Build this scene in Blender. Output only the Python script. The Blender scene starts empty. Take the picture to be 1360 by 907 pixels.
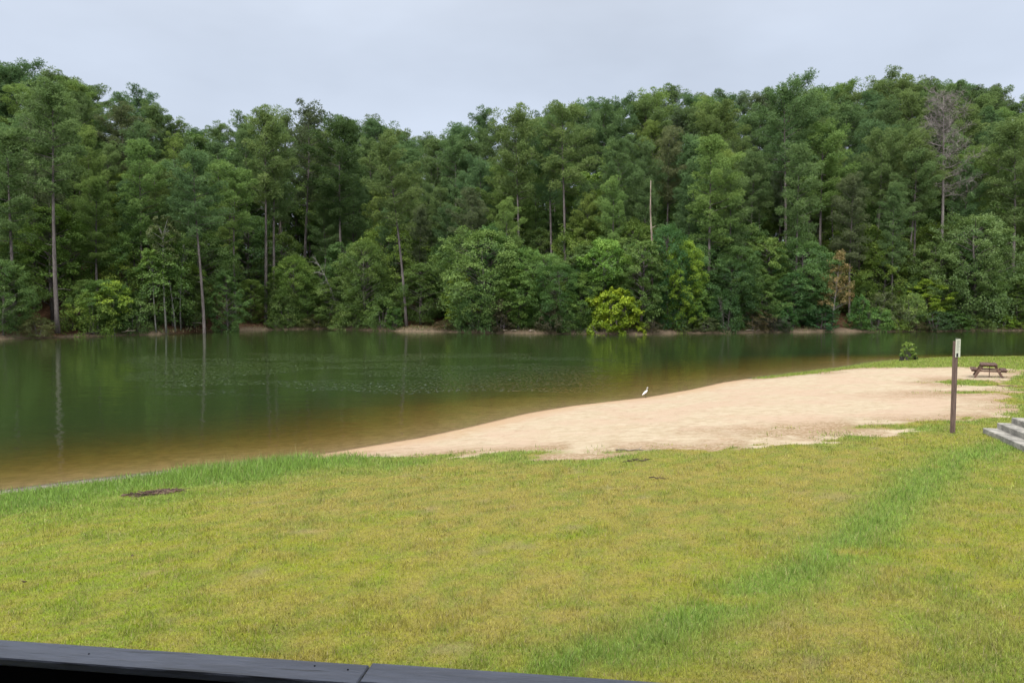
import bpy, math, random
import numpy as np
from mathutils import Vector

scene = bpy.context.scene
COL = scene.collection
PI = math.pi
F = 1020.0                      # focal length in pixels of the 1360 wide photograph
CAMZ = 4.0
PITCH = math.atan(55.5 / F)     # camera looks slightly down

# ------------------------------------------------------------------ helpers
def ray(px, py):
    u = (px - 680.0) / F; v = (453.5 - py) / F
    cp, sp = math.cos(PITCH), math.sin(PITCH)
    return np.array([u, cp + v * sp, -sp + v * cp])

def P(px, py, z=0.0):
    d = ray(px, py); t = (z - CAMZ) / d[2]
    return np.array([d[0] * t, d[1] * t, z])

def at_depth(px, py, Y):
    d = ray(px, py); t = Y / d[1]
    return np.array([d[0] * t, Y, CAMZ + d[2] * t])

def _hash(ix, iy, seed):
    n = (ix.astype(np.int64) * 374761393 + iy.astype(np.int64) * 668265263 + seed * 974634777) & 0xFFFFFFFF
    n = ((n ^ (n >> 13)) * 1274126177) & 0xFFFFFFFF
    n = n ^ (n >> 16)
    return (n & 0xFFFFFF) / float(0xFFFFFF)

def vnoise(x, y, seed=0):
    x = np.asarray(x, float); y = np.asarray(y, float)
    ix = np.floor(x); iy = np.floor(y); fx = x - ix; fy = y - iy
    fx = fx * fx * (3 - 2 * fx); fy = fy * fy * (3 - 2 * fy)
    a = _hash(ix, iy, seed); b = _hash(ix + 1, iy, seed); c = _hash(ix, iy + 1, seed); d = _hash(ix + 1, iy + 1, seed)
    return (a * (1 - fx) + b * fx) * (1 - fy) + (c * (1 - fx) + d * fx) * fy

def fbm(x, y, seed=0, octs=4):
    s = 0; a = 0.5; tot = 0
    for k in range(octs):
        s = s + a * vnoise(x * 2 ** k, y * 2 ** k, seed + k * 17); tot += a; a *= 0.5
    return s / tot

def sstep(a, b, x):
    t = np.clip((x - a) / (b - a), 0, 1); return t * t * (3 - 2 * t)

def poly_sd(poly, x, y):
    """signed distance to a polygon, positive inside"""
    x = np.asarray(x, float); y = np.asarray(y, float)
    d2 = np.full(x.shape, 1e18); inside = np.zeros(x.shape, bool)
    n = len(poly)
    for i in range(n):
        ax, ay = poly[i]; bx, by = poly[(i + 1) % n]
        ex, ey = bx - ax, by - ay; l2 = ex * ex + ey * ey + 1e-12
        t = np.clip(((x - ax) * ex + (y - ay) * ey) / l2, 0, 1)
        d2 = np.minimum(d2, (x - ax - t * ex) ** 2 + (y - ay - t * ey) ** 2)
        c = (ay > y) != (by > y)
        with np.errstate(divide='ignore', invalid='ignore'):
            xi = (bx - ax) * (y - ay) / (by - ay + 1e-12) + ax
        inside ^= c & (x < xi)
    return np.where(inside, 1, -1) * np.sqrt(d2)

def line_d(pts, x, y):
    d2 = np.full(np.shape(x), 1e18)
    for (ax, ay), (bx, by) in zip(pts[:-1], pts[1:]):
        ex, ey = bx - ax, by - ay; l2 = ex * ex + ey * ey + 1e-12
        t = np.clip(((x - ax) * ex + (y - ay) * ey) / l2, 0, 1)
        d2 = np.minimum(d2, (x - ax - t * ex) ** 2 + (y - ay - t * ey) ** 2)
    return np.sqrt(d2)

class MB:
    """collects tubes, boxes and loose faces; build() links them as ONE mesh object"""
    def __init__(s): s.v = []; s.n = 0; s.t = []; s.q = []; s.tv = []; s.qv = []; s.tc = []
    def add(s, verts, tris=None, quads=None, var=0.5):
        verts = np.asarray(verts, np.float32).reshape(-1, 3)
        if tris is not None and len(tris):
            tris = np.asarray(tris, np.int64).reshape(-1, 3); s.t.append(tris + s.n)
            s.tv.append(np.broadcast_to(np.asarray(var, np.float32), (len(tris),)) if np.ndim(var) == 0 else np.asarray(var, np.float32))
        if quads is not None and len(quads):
            quads = np.asarray(quads, np.int64).reshape(-1, 4); s.q.append(quads + s.n)
            s.qv.append(np.broadcast_to(np.asarray(var, np.float32), (len(quads),)) if np.ndim(var) == 0 else np.asarray(var, np.float32))
        s.v.append(verts); s.n += len(verts)
    def tube(s, pts, rad, sides=6, cap=True):
        pts = np.asarray(pts, float); m = len(pts); rad = np.broadcast_to(np.asarray(rad, float), (m,))
        tan = np.gradient(pts, axis=0); tan /= np.linalg.norm(tan, axis=1)[:, None] + 1e-9
        ref = np.array([0, 0, 1.0]) if abs(tan[:, 2]).mean() < 0.8 else np.array([1.0, 0, 0])
        a = np.cross(tan, ref); a /= np.linalg.norm(a, axis=1)[:, None] + 1e-9
        b = np.cross(tan, a)
        an = np.arange(sides) * 2 * PI / sides
        ring = pts[:, None] + rad[:, None, None] * (np.cos(an)[None, :, None] * a[:, None] + np.sin(an)[None, :, None] * b[:, None])
        i = np.arange(m - 1)[:, None] * sides; j = np.arange(sides)[None]; j2 = (j + 1) % sides
        q = np.stack([i + j, i + j2, i + sides + j2, i + sides + j], -1).reshape(-1, 4)
        tr = []
        v = ring.reshape(-1, 3)
        if cap:
            v = np.vstack([v, pts[0], pts[-1]]); e = (m - 1) * sides
            tr = [[m * sides, (k + 1) % sides, k] for k in range(sides)] + [[m * sides + 1, e + k, e + (k + 1) % sides] for k in range(sides)]
        s.add(v, tr, q)
    def box(s, c, size, rot=None, bev=0.0):
        """chamfered box, rot = 3x3"""
        hx, hy, hz = [k / 2 for k in size]; b = min(bev, hx * .45, hy * .45, hz * .45)
        R = np.eye(3) if rot is None else np.asarray(rot)
        if b <= 0:
            v = np.array([[x, y, z] for x in (-hx, hx) for y in (-hy, hy) for z in (-hz, hz)])
            q = [[0, 1, 3, 2], [4, 6, 7, 5], [0, 4, 5, 1], [2, 3, 7, 6], [0, 2, 6, 4], [1, 5, 7, 3]]
            s.add(v @ R.T + np.asarray(c), None, q); return
        v = []; idx = {}
        for sx in (-1, 1):
            for sy in (-1, 1):
                for sz in (-1, 1):
                    for ax in range(3):
                        p = [sx * (hx - b), sy * (hy - b), sz * (hz - b)]
                        p[ax] = (sx * hx, sy * hy, sz * hz)[ax]
                        idx[(sx, sy, sz, ax)] = len(v); v.append(p)
        q = []; t = []
        for ax in range(3):
            o = [k for k in range(3) if k != ax]
            for sg in (-1, 1):
                f = []
                for (s1, s2) in ((-1, -1), (1, -1), (1, 1), (-1, 1)):
                    k = [0, 0, 0]; k[ax] = sg; k[o[0]] = s1; k[o[1]] = s2; f.append(idx[(*k, ax)])
                q.append(f)
        for ax in range(3):
            o = [k for k in range(3) if k != ax]
            for s1 in (-1, 1):
                for s2 in (-1, 1):
                    k = [0, 0, 0]; k[o[0]] = s1; k[o[1]] = s2
                    k[ax] = -1; a1 = idx[(*k, o[0])]; a2 = idx[(*k, o[1])]
                    k[ax] = 1; b1 = idx[(*k, o[0])]; b2 = idx[(*k, o[1])]
                    q.append([a1, b1, b2, a2])
        for sx in (-1, 1):
            for sy in (-1, 1):
                for sz in (-1, 1): t.append([idx[(sx, sy, sz, a)] for a in range(3)])
        s.add(np.array(v) @ R.T + np.asarray(c), t, q)
    def mesh(s, name, mat=None, smooth=False, color=None):
        me = bpy.data.meshes.new(name)
        v = np.vstack(s.v).astype(np.float32)
        t = np.vstack(s.t) if s.t else np.zeros((0, 3), np.int64); q = np.vstack(s.q) if s.q else np.zeros((0, 4), np.int64)
        me.vertices.add(len(v)); me.vertices.foreach_set('co', v.ravel())
        loops = np.concatenate([t.ravel(), q.ravel()]).astype(np.int32)
        me.loops.add(len(loops)); me.loops.foreach_set('vertex_index', loops)
        nf = len(t) + len(q); me.polygons.add(nf)
        st = np.concatenate([np.arange(len(t)) * 3, len(t) * 3 + np.arange(len(q)) * 4]).astype(np.int32)
        me.polygons.foreach_set('loop_start', st)
        me.update(calc_edges=True)
        va = np.concatenate([np.concatenate(s.tv) if s.tv else np.zeros(0, np.float32), np.concatenate(s.qv) if s.qv else np.zeros(0, np.float32)]).astype(np.float32)
        at = me.attributes.new('var', 'FLOAT', 'FACE'); at.data.foreach_set('value', va)
        if color is not None:
            ca = me.attributes.new('Col', 'FLOAT_COLOR', 'POINT'); ca.data.foreach_set('color', np.asarray(color, np.float32).ravel())
        me.polygons.foreach_set('use_smooth', np.full(nf, smooth))
        if mat: me.materials.append(mat)
        me.validate(); return me
    def build(s, name, mat, parent=None, smooth=False, color=None):
        return link(name, s.mesh(name, mat, smooth, color), parent)

def link(name, me, parent=None):
    o = bpy.data.objects.new(name, me); COL.objects.link(o); o.parent = parent; return o

def tag(o, label=None, cat=None, group=None, kind=None):
    if label: o['label'] = label
    if cat: o['category'] = cat
    if group: o['group'] = group
    if kind: o['kind'] = kind
    return o

def thing(name, loc, label, cat, group=None, rz=0.0):
    o = bpy.data.objects.new(name, None); COL.objects.link(o); o.empty_display_size = 0.2
    o.location = [float(k) for k in loc]; o.rotation_euler = (0, 0, rz)
    return tag(o, label, cat, group)

def rotz(a):
    c, s = math.cos(a), math.sin(a); return np.array([[c, -s, 0], [s, c, 0], [0, 0, 1.0]])
def rotx(a):
    c, s = math.cos(a), math.sin(a); return np.array([[1, 0, 0], [0, c, -s], [0, s, c]])
def roty(a):
    c, s = math.cos(a), math.sin(a); return np.array([[c, 0, s], [0, 1, 0], [-s, 0, c]])

# ------------------------------------------------------------------ node helpers
class NT:
    def __init__(s, name):
        s.mat = bpy.data.materials.new(name); s.mat.use_nodes = True
        s.t = s.mat.node_tree; s.t.nodes.clear(); s.out = s.t.nodes.new('ShaderNodeOutputMaterial')
    def n(s, typ, **kw):
        nd = s.t.nodes.new('ShaderNode' + typ)
        for k, v in kw.items():
            if k in nd.inputs: s.set(nd.inputs[k], v)
            else: setattr(nd, k, v)
        return nd
    def set(s, inp, v):
        if isinstance(v, bpy.types.NodeSocket): s.t.links.new(v, inp)
        elif isinstance(v, bpy.types.Node): s.t.links.new(v.outputs[0], inp)
        else:
            if hasattr(inp.default_value, '__len__') and len(inp.default_value) == 4 and len(v) == 3: v = (*v, 1)
            inp.default_value = v
    def math(s, op, a, b=0.0, clamp=False):
        nd = s.t.nodes.new('ShaderNodeMath'); nd.operation = op; nd.use_clamp = clamp
        s.set(nd.inputs[0], a); s.set(nd.inputs[1], b); return nd.outputs[0]
    def ramp(s, x, a, b, lo=0.0, hi=1.0):
        nd = s.t.nodes.new('ShaderNodeMapRange'); nd.interpolation_type = 'SMOOTHSTEP'
        for i, v in enumerate((x, a, b, lo, hi)): s.set(nd.inputs[i], v)
        return nd.outputs[0]
    def mix(s, f, a, b, mode='MIX'):
        nd = s.t.nodes.new('ShaderNodeMix'); nd.data_type = 'RGBA'; nd.blend_type = mode
        s.set(nd.inputs[0], f); s.set(nd.inputs[6], a); s.set(nd.inputs[7], b); return nd.outputs[2]
    def noise(s, scale, detail=3, vec=None, rough=0.55, out=0):
        nd = s.n('TexNoise'); nd.inputs['Scale'].default_value = scale; nd.inputs['Detail'].default_value = detail; nd.inputs['Roughness'].default_value = rough
        if vec is not None: s.set(nd.inputs['Vector'], vec)
        return nd.outputs[out]
    def attr(s, name, col=False):
        nd = s.n('Attribute'); nd.attribute_name = name; return nd.outputs['Color' if col else 'Fac']
    def surf(s, sh): s.set(s.out.inputs['Surface'], sh); return s.mat

def mat_plain(name, col, rough=0.7, spec=0.3, nscale=8.0, var=0.35, bump=0.3, stretch=(1, 1, 1), bdist=0.01):
    """painted / wooden / mineral surface with object-space mottling"""
    m = NT(name); tc = m.n('TexCoord'); mp = m.n('Mapping'); m.set(mp.inputs[0], tc.outputs['Object']); mp.inputs['Scale'].default_value = stretch
    a = m.noise(nscale, 5, mp); b = m.noise(nscale * 6, 3, mp)
    f = m.math('ADD', m.math('MULTIPLY', a, 0.65), m.math('MULTIPLY', b, 0.35))
    f = m.ramp(f, 0.3, 0.7)
    c = m.mix(f, tuple(k * (1 - var) for k in col), tuple(min(1, k * (1 + var)) for k in col))
    bp = m.n('Bump', Strength=bump, Distance=bdist); m.set(bp.inputs['Height'], f)
    p = m.n('BsdfPrincipled', Roughness=rough); m.set(p.inputs['Base Color'], c); p.inputs['Specular IOR Level'].default_value = spec
    m.set(p.inputs['Normal'], bp)
    return m.surf(p.outputs[0])

# foliage: the tint is the object's own colour, "var" is each clump's own shade of leaf
def mat_leaf(name, transl=0.3, gloss=0.05):
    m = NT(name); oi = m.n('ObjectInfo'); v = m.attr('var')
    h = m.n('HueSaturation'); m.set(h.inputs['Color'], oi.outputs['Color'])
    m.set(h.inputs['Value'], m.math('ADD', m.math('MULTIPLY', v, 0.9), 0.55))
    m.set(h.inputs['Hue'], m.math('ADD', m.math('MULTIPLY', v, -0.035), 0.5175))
    d = m.n('BsdfDiffuse'); m.set(d.inputs['Color'], h)
    t = m.n('BsdfTranslucent'); m.set(t.inputs['Color'], m.mix(0.5, h, (0.10, 0.16, 0.02)))
    mx = m.n('MixShader'); m.set(mx.inputs[0], transl); m.set(mx.inputs[1], d); m.set(mx.inputs[2], t)
    g = m.n('BsdfGlossy', Roughness=0.45); m.set(g.inputs['Color'], (0.9, 0.95, 1.0))
    m2 = m.n('MixShader'); m.set(m2.inputs[0], gloss); m.set(m2.inputs[1], mx); m.set(m2.inputs[2], g)
    return m.surf(m2.outputs[0])

M_LEAF = mat_leaf('leaf', 0.42, 0.012)
M_NEEDLE = mat_leaf('needle', 0.40, 0.01)
M_BARK = mat_plain('pine_bark', (0.120, 0.102, 0.093), 0.9, 0.1, 3.0, 0.55, 0.8, (1, 1, 0.25), 0.04)
M_PALE = mat_plain('pale_bark', (0.20, 0.19, 0.165), 0.9, 0.1, 3.0, 0.45, 0.5, (1, 1, 0.4), 0.02)
M_DEAD = mat_plain('dead_wood', (0.195, 0.170, 0.155), 0.9, 0.1, 2.0, 0.4, 0.5, (1, 1, 0.3), 0.02)
M_SNAG = mat_plain('snag_wood', (0.235, 0.185, 0.145), 0.9, 0.1, 2.0, 0.45, 0.5, (1, 1, 0.3), 0.02)
M_DRIFT = mat_plain('driftwood', (0.40, 0.33, 0.25), 0.9, 0.1, 3.0, 0.4, 0.5, (1, 1, 1), 0.02)

# ------------------------------------------------------------------ shoreline and terrain
near_px = [(0, 652), (100, 639), (200, 628), (300, 616), (360, 610), (440, 601), (500, 591), (560, 581), (620, 568), (700, 549), (760, 539), (860, 527.5), (920, 517), (960, 508),
           (1000, 502), (1060, 494.5), (1110, 488.5), (1150, 482), (1190, 478), (1240, 476.5), (1300, 475.5), (1360, 474.5)]
near_line = [(-70.0, -12.0), (-30.0, 6.0), (-18.0, 12.2)] + [tuple(P(x, y)[:2]) for x, y in near_px] + [(46.0, 52.0), (70.0, 58.0), (140.0, 62.0), (420.0, 60.0)]
LAND = near_line + [(420.0, -200.0), (-300.0, -200.0)]
far_px = [(0, 451), (60, 450), (100, 447.5), (230, 444), (310, 439), (400, 437.5), (450, 437.5), (540, 440.5), (700, 443), (850, 444.5), (900, 443), (1000, 442), (1100, 441), (1250, 440), (1360, 439)]
fl = np.array([P(x, y)[:2] for x, y in far_px]); fl = fl[np.argsort(fl[:, 0])]
FX = np.concatenate([[-420, -90], fl[:, 0], [95, 420]]); FY = np.concatenate([[70, 74], fl[:, 1], [104, 112]])
A_px = np.array([-300, 0, 100, 200, 300, 400, 450, 550, 620, 700, 800, 900, 1000, 1100, 1250, 1360, 1700])
A_v = np.array([13, 12.5, 12, 10.5, 8.5, 8.0, 7.5, 4.5, 5.0, 7.0, 9, 10.5, 12, 12.5, 14.5, 13.5, 13])

def far_y(x): return np.interp(x, FX, FY) + 0.35 * (vnoise(np.asarray(x) * 0.35, np.asarray(x) * 0 + 3, 5) - .5) * 2
def height(x, y):
    x = np.asarray(x, float); y = np.asarray(y, float)
    sd = poly_sd(LAND, x, y); t = y - far_y(x)
    land = 0.95 * (1 - np.exp(-np.maximum(sd, 0) / 8.0)) + 0.02 * np.clip(sd - 10, 0, 30) * 0.3
    land = land + (fbm(x * 0.25, y * 0.25, 3, 3) - .5) * 0.14 * np.clip(sd / 3, 0, 1)
    left = sstep(-3.0, -6.0, x)
    land = land - left * 0.03 * sstep(0.1, 1.0, sd) * sstep(9, 3, sd)
    px = 680 + F * x / np.maximum(y, 5)
    A = np.interp(px, A_px, A_v)
    tt = np.maximum(t, 0)
    farl = 0.42 * (1 - np.exp(-tt / 0.8)) + 0.05 * tt + A * sstep(4, 46, tt) + (fbm(x * 0.2, y * 0.2, 9, 3) - .5) * 0.7 * np.clip(tt / 4, 0, 1)
    bed = -np.minimum(np.minimum((0.060 + 0.022 * sstep(6, -16, x)) * np.maximum(-sd, 0), 0.35 * np.maximum(-t, 0)), 3.0)
    return np.where(t > 0, farl, np.where(sd > 0, land, bed))
def gz(x, y): return float(height(np.array([x]), np.array([y]))[0])
def G(px, py):
    z = 0.8
    for _ in range(12):
        p = P(px, py, z); z = 0.5 * z + 0.5 * gz(p[0], p[1])
    p[2] = gz(p[0], p[1]); return p

sand_px = [(396, 610), (440, 607), (520, 605), (585, 603), (640, 606), (690, 608), (740, 609), (790, 610), (850, 604), (940, 600), (1000, 592), (1060, 587), (1130, 580),
           (1190, 577), (1235, 569), (1290, 558), (1335, 549), (1352, 539), (1346, 524), (1338, 512), (1342, 503), (1360, 498), (1358, 492), (1330, 488), (1280, 487.5), (1200, 488), (1140, 489), (1105, 493),
           (1060, 498), (1012, 502.5)]
SAND = [tuple(G(x, y)[:2]) for x, y in sand_px]
SAND += [tuple(P(985, 490)[:2]), tuple(P(860, 505)[:2]), tuple(P(700, 525)[:2]), tuple(P(500, 570)[:2]), tuple(P(440, 588)[:2])]
band = [tuple(G(x, y)[:2]) for x, y in [(560, 960), (720, 893), (850, 856), (980, 800), (1085, 750), (1150, 705), (1195, 665), (1245, 628), (1300, 600), (1360, 590)]]
isl = [(*G(1288, 508)[:2], 0.95, 1.3), (*G(1300, 521)[:2], 0.9, 0.35), (*G(1205, 566)[:2], 1.3, .35), (*G(1245, 562)[:2], 0.9, .5), (*G(900, 600)[:2], 0.7, .3), (*G(680, 603)[:2], .8, .35)]
def sand_mask(x, y):
    s = poly_sd(SAND, x, y)
    n = (fbm(x * 0.9, y * 0.9, 21, 4) - .5) * 2.2 + (fbm(x * 2.6, y * 3.6, 5, 3) - .5) * 1.6
    s = s + n * 0.75
    for (cx, cy, rx, ry) in isl:
        e = np.sqrt(((x - cx) / rx) ** 2 + ((y - cy) / ry) ** 2) - 1
        s = np.minimum(s, e * min(rx, ry) + n * .25)
    return s

def lawn_color(x, y):
    """the lawn's own colour: green where it grows lush, straw where it is thin"""
    sd = poly_sd(LAND, x, y)
    gr = np.array([0.140, 0.226, 0.034]); ol = np.array([0.214, 0.232, 0.015]); br = np.array([0.262, 0.218, 0.050]); yg = np.array([0.160, 0.238, 0.010]); bare = np.array([0.25, 0.18, 0.12])
    a = fbm(x * 0.30, y * 0.30, 41, 4); b = fbm(x * 0.95, y * 0.95, 51, 4); c = fbm(x * 2.6, y * 2.6, 61, 3)
    px = 680 + F * x / np.maximum(y, 2)
    dry = sstep(0.36, 0.60, a * 0.55 + b * 0.45 + 0.06 * sstep(8, 14, y) * sstep(22, 17, y)) * sstep(150, 420, px) * (1 - 0.4 * sstep(1080, 1250, px))
    w = ol[None] * np.ones((len(x), 1))
    def mx(w, col, f): return w * (1 - f[:, None]) + col[None] * f[:, None]
    w = mx(w, br, dry * 0.75)
    left = sstep(420, 60, px)
    w = mx(w, yg, left * sstep(.25, .6, b * .5 + a * .5) * 0.9)
    f_ = fbm(x * 5.5, y * 5.5, 71, 3); w = mx(w, yg, sstep(.5, .72, c) * 0.55 + 0 * x); w = mx(w, br * 1.05, sstep(.5, .66, f_) * .55); w = mx(w, np.array([.15, .19, .03]), sstep(.5, .36, f_) * .6)
    lush = np.exp(-(line_d(band, x, y) / (0.30 + 0.026 * y)) ** 2) * sstep(0.18, 0.42, b * 0.6 + c * 0.4)
    shore = sstep(5.6, 2.4, sd + (b - .5) * 2.5) * sstep(1100, 700, px)
    edge = sstep(1.6, 0.2, -poly_sd(SAND, x, y) + (b - .5) * 1.6) * sstep(0.35, 0.6, b) * 0.7
    rightc = sstep(1150, 1300, px) * sstep(.45, .6, b) * 0.4
    pen = sstep(30, 36, y) * 0.55
    g = np.clip(np.maximum.reduce([lush * .9, shore, edge, rightc, pen]), 0, 1)
    w = mx(w, gr, g)
    # small bare / straw spots
    spots = sstep(.74, .84, fbm(x * 2.3, y * 2.3, 77, 3)) * (1 - g)
    w = mx(w, bare, spots * 0.4)
    return w, g, spots

def grid_axis(lo, hi, fine_lo, fine_hi, fine, growth=1.25, cap=14.0):
    a = list(np.arange(fine_lo, fine_hi + 1e-6, fine)); s = fine
    v = a[-1]
    while v < hi: s = min(s * growth, cap); v += s; a.append(v)
    s = fine; v = a[0]; pre = []
    while v > lo: s = min(s * growth, cap); v -= s; pre.append(v)
    return np.array(pre[::-1] + a)

def grid_mesh(xs, ys):
    X, Y = np.meshgrid(xs, ys); nx, ny = len(xs), len(ys)
    i = np.arange(ny - 1)[:, None] * nx + np.arange(nx - 1)[None]
    q = np.stack([i, i + 1, i + 1 + nx, i + nx], -1).reshape(-1, 4)
    return X.ravel(), Y.ravel(), q

xs = grid_axis(-420, 420, -22, 42, 0.22); ys = grid_axis(-140, 520, 3, 58, 0.22)
ys = np.unique(np.concatenate([ys[ys < 72], np.arange(72, 112, 0.5), ys[ys > 112]]))
GXv, GYv, GQ = grid_mesh(xs, ys)
GH = height(GXv, GYv); GSD = poly_sd(LAND, GXv, GYv); GT = GYv - far_y(GXv)
mb = MB(); mb.add(np.stack([GXv, GYv, GH], 1), None, GQ)
lc, _, _ = lawn_color(GXv, GYv)

def ground_material():
    m = NT('ground_cover'); geo = m.n('NewGeometry'); pos = geo.outputs['Position']
    sm = m.attr('sandsd'); sh = m.attr('shoresd'); ft = m.attr('fart'); lawn = m.attr('Col', True)
    n1 = m.noise(3.0, 5, pos); n2 = m.noise(14, 4, pos); n3 = m.noise(55, 3, pos); n4 = m.noise(0.5, 4, pos)
    # lawn soil and thatch
    lw = m.mix(m.ramp(n2, .3, .7), lawn, (0.20, 0.15, 0.07)); lw = m.mix(0.45, lawn, lw)
    lw = m.mix(m.ramp(n3, .25, .75, 0.0, 0.5), lw, m.mix(1.0, lw, (0.45, 0.42, 0.35), 'MULTIPLY'))
    # sand with damp edge and debris specks; footprint shading painted as dark mottling
    sand = m.mix(m.ramp(n1, .3, .7), (0.360, 0.285, 0.186), (0.420, 0.342, 0.238))
    sand = m.mix(m.ramp(n4, .42, .62), sand, (0.395, 0.295, 0.205))
    st = m.n('Mapping'); m.set(st.inputs[0], pos); st.inputs['Scale'].default_value = (0.8, 1.6, 1)
    sp = m.noise(3.4, 7, st, 0.72)
    sand = m.mix(m.ramp(sp, .53, .66, 0, 0.75), sand, (0.27, 0.19, 0.115))
    sp2 = m.noise(1.1, 5, st, 0.65)
    sand = m.mix(m.math('MULTIPLY', m.ramp(sp2, .56, .68), m.ramp(n2, .35, .6, 0, .6)), sand, (0.33, 0.215, 0.125))
    wet = m.ramp(m.math('ADD', sh, m.math('MULTIPLY', m.math('SUBTRACT', n1, .5), 1.2)), 0.05, 1.9, 1.0, 0.0)
    sand = m.mix(m.math('MULTIPLY', wet, 0.8), sand, (0.355, 0.235, 0.130)); sand = m.mix(m.ramp(sh, .03, .22, .7, 0), sand, (0.20, 0.13, 0.07))
    # straw litter along the grass edge of the sand
    lit = m.math('MULTIPLY', m.ramp(m.math('ADD', sm, m.math('MULTIPLY', m.math('SUBTRACT', n1, .5), 1.6)), 1.9, 0.1), m.ramp(n2, .36, .56, 0.15, 0.9))
    sand = m.mix(m.math('MULTIPLY', lit, m.ramp(n4, .36, .50)), sand, (0.22, 0.145, 0.075))
    e = m.ramp(m.math('ADD', sm, m.math('MULTIPLY', m.math('SUBTRACT', n2, .5), 0.7)), -0.12, 0.18)
    c = m.mix(e, lw, sand)
    # grey muddy margin on the grassy left bank
    mud = m.ramp(m.math('ADD', sh, m.math('MULTIPLY', m.math('SUBTRACT', n1, .5), .7)), 0.45, 0.75, 1.0, 0.0)
    mud = m.math('MULTIPLY', mud, m.math('SUBTRACT', 1.0, e))
    c = m.mix(mud, c, m.mix(m.ramp(n2, .35, .65), (0.10, 0.085, 0.06), (0.215, 0.185, 0.145)))
    # lake bed
    bed = m.mix(m.ramp(n1, .35, .65), (0.245, 0.172, 0.080), (0.325, 0.228, 0.110))
    c = m.mix(m.ramp(sh, -0.35, -0.02, 1.0, 0.0), c, bed)
    # far bank: clay edge and pine straw under the trees
    straw = m.mix(m.ramp(n1, .3, .7), (0.070, 0.038, 0.022), (0.150, 0.080, 0.045))
    clay = m.mix(m.ramp(n1, .3, .7), (0.100, 0.076, 0.050), (0.185, 0.135, 0.090))
    fb = m.mix(m.ramp(m.math('ADD', ft, m.math('MULTIPLY', m.math('SUBTRACT', n4, .5), 3.0)), 0.9, 2.6), clay, straw)
    c = m.mix(m.ramp(ft, -0.6, -0.1), c, fb)
    n5 = m.noise(5.5, 2, pos); hb = m.math('ADD', m.math('ADD', m.math('MULTIPLY', n2, .5), m.math('MULTIPLY', n3, .3)), m.math('MULTIPLY', n5, 1.1))
    bp = m.n('Bump', Strength=0.8, Distance=0.08); m.set(bp.inputs['Height'], hb)
    p = m.n('BsdfPrincipled', Roughness=0.95); m.set(p.inputs['Base Color'], c); p.inputs['Specular IOR Level'].default_value = 0.1
    m.set(p.inputs['Normal'], bp)
    return m.surf(p.outputs[0])

me = mb.mesh('ground', ground_material(), True, np.concatenate([lc, np.ones((len(lc), 1))], 1))
for nm, arr in (('sandsd', sand_mask(GXv, GYv)), ('shoresd', GSD), ('fart', GT)):
    a = me.attributes.new(nm, 'FLOAT', 'POINT'); a.data.foreach_set('value', arr.astype(np.float32))
tag(link('ground', me), kind='structure')

# ------------------------------------------------------------------ water
def water_material():
    m = NT('lake_water'); geo = m.n('NewGeometry'); pos = geo.outputs['Position']
    tr = m.attr('trans', True); sc = m.attr('scat', True)
    def wave(scale, sx, sy, det, seed):
        mp = m.n('Mapping'); m.set(mp.inputs[0], pos); mp.inputs['Scale'].default_value = (sx, sy, 1); mp.inputs['Location'].default_value = (seed, seed * 2, 0)
        return m.noise(scale, det, mp)
    w1 = wave(0.55, 0.55, 1.0, 2, 0); w2 = wave(2.2, 0.6, 1.0, 2, 7); w3 = m.ramp(wave(6.0, 1.0, 0.5, 1, 13), 0.53, 0.64)
    patch = m.attr('ripple')
    pn = wave(0.22, 0.6, 1.0, 6, 31)
    pf = m.math('MULTIPLY', patch, m.ramp(pn, 0.45, 0.62))
    h = m.math('ADD', m.math('MULTIPLY', w1, 0.028), m.math('MULTIPLY', w2, 0.010))
    h = m.math('ADD', h, m.math('MULTIPLY', m.math('MULTIPLY', w3, pf), 0.85))
    bp = m.n('Bump', Strength=1.0, Distance=1.0); m.set(bp.inputs['Height'], h)
    d = m.n('BsdfDiffuse'); m.set(d.inputs['Color'], sc)
    t = m.n('BsdfTransparent'); m.set(t.inputs['Color'], tr)
    ad = m.n('AddShader'); m.set(ad.inputs[0], d); m.set(ad.inputs[1], t)
    g = m.n('BsdfGlossy', Roughness=0.055); m.set(g.inputs['Normal'], bp); m.set(g.inputs['Color'], (0.9, 0.95, 0.92))
    fr = m.n('Fresnel', IOR=1.33); m.set(fr.inputs['Normal'], bp)
    mx = m.n('MixShader'); m.set(mx.inputs[0], fr); m.set(mx.inputs[1], ad); m.set(mx.inputs[2], g)
    return m.surf(mx.outputs[0])

wx = grid_axis(-420, 420, -22, 42, 0.5); wy = grid_axis(-140, 140, 8, 60, 0.5, 1.25, 4.0)
WX, WY, WQ = grid_mesh(wx, wy); WH = height(WX, WY)
keep = (WH[WQ] < 0.12).any(1)
mb = MB(); mb.add(np.stack([WX, WY, WX * 0], 1), None, WQ[keep])
me = mb.mesh('lake_water', water_material(), True)
dep = np.maximum(-WH, 0)
T = np.exp(-dep[:, None] * 1.75 * np.array([1.0, 1.2, 2.3]))
scat = (1 - T) * np.array([0.027, 0.041, 0.011]) 
one = np.ones((len(dep), 1))
for nm, arr in (('trans', T), ('scat', scat)):
    a = me.attributes.new(nm, 'FLOAT_COLOR', 'POINT'); a.data.foreach_set('color', np.concatenate([arr, one], 1).astype(np.float32).ravel())
rpx = 680 + F * WX / np.maximum(WY, 5)
rip = sstep(31, 39, WY) * sstep(58, 48, WY) * sstep(150, 380, rpx) * sstep(840, 620, rpx)
a = me.attributes.new('ripple', 'FLOAT', 'POINT'); a.data.foreach_set('value', rip.astype(np.float32))
tag(link('lake_water', me), kind='structure')

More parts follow.
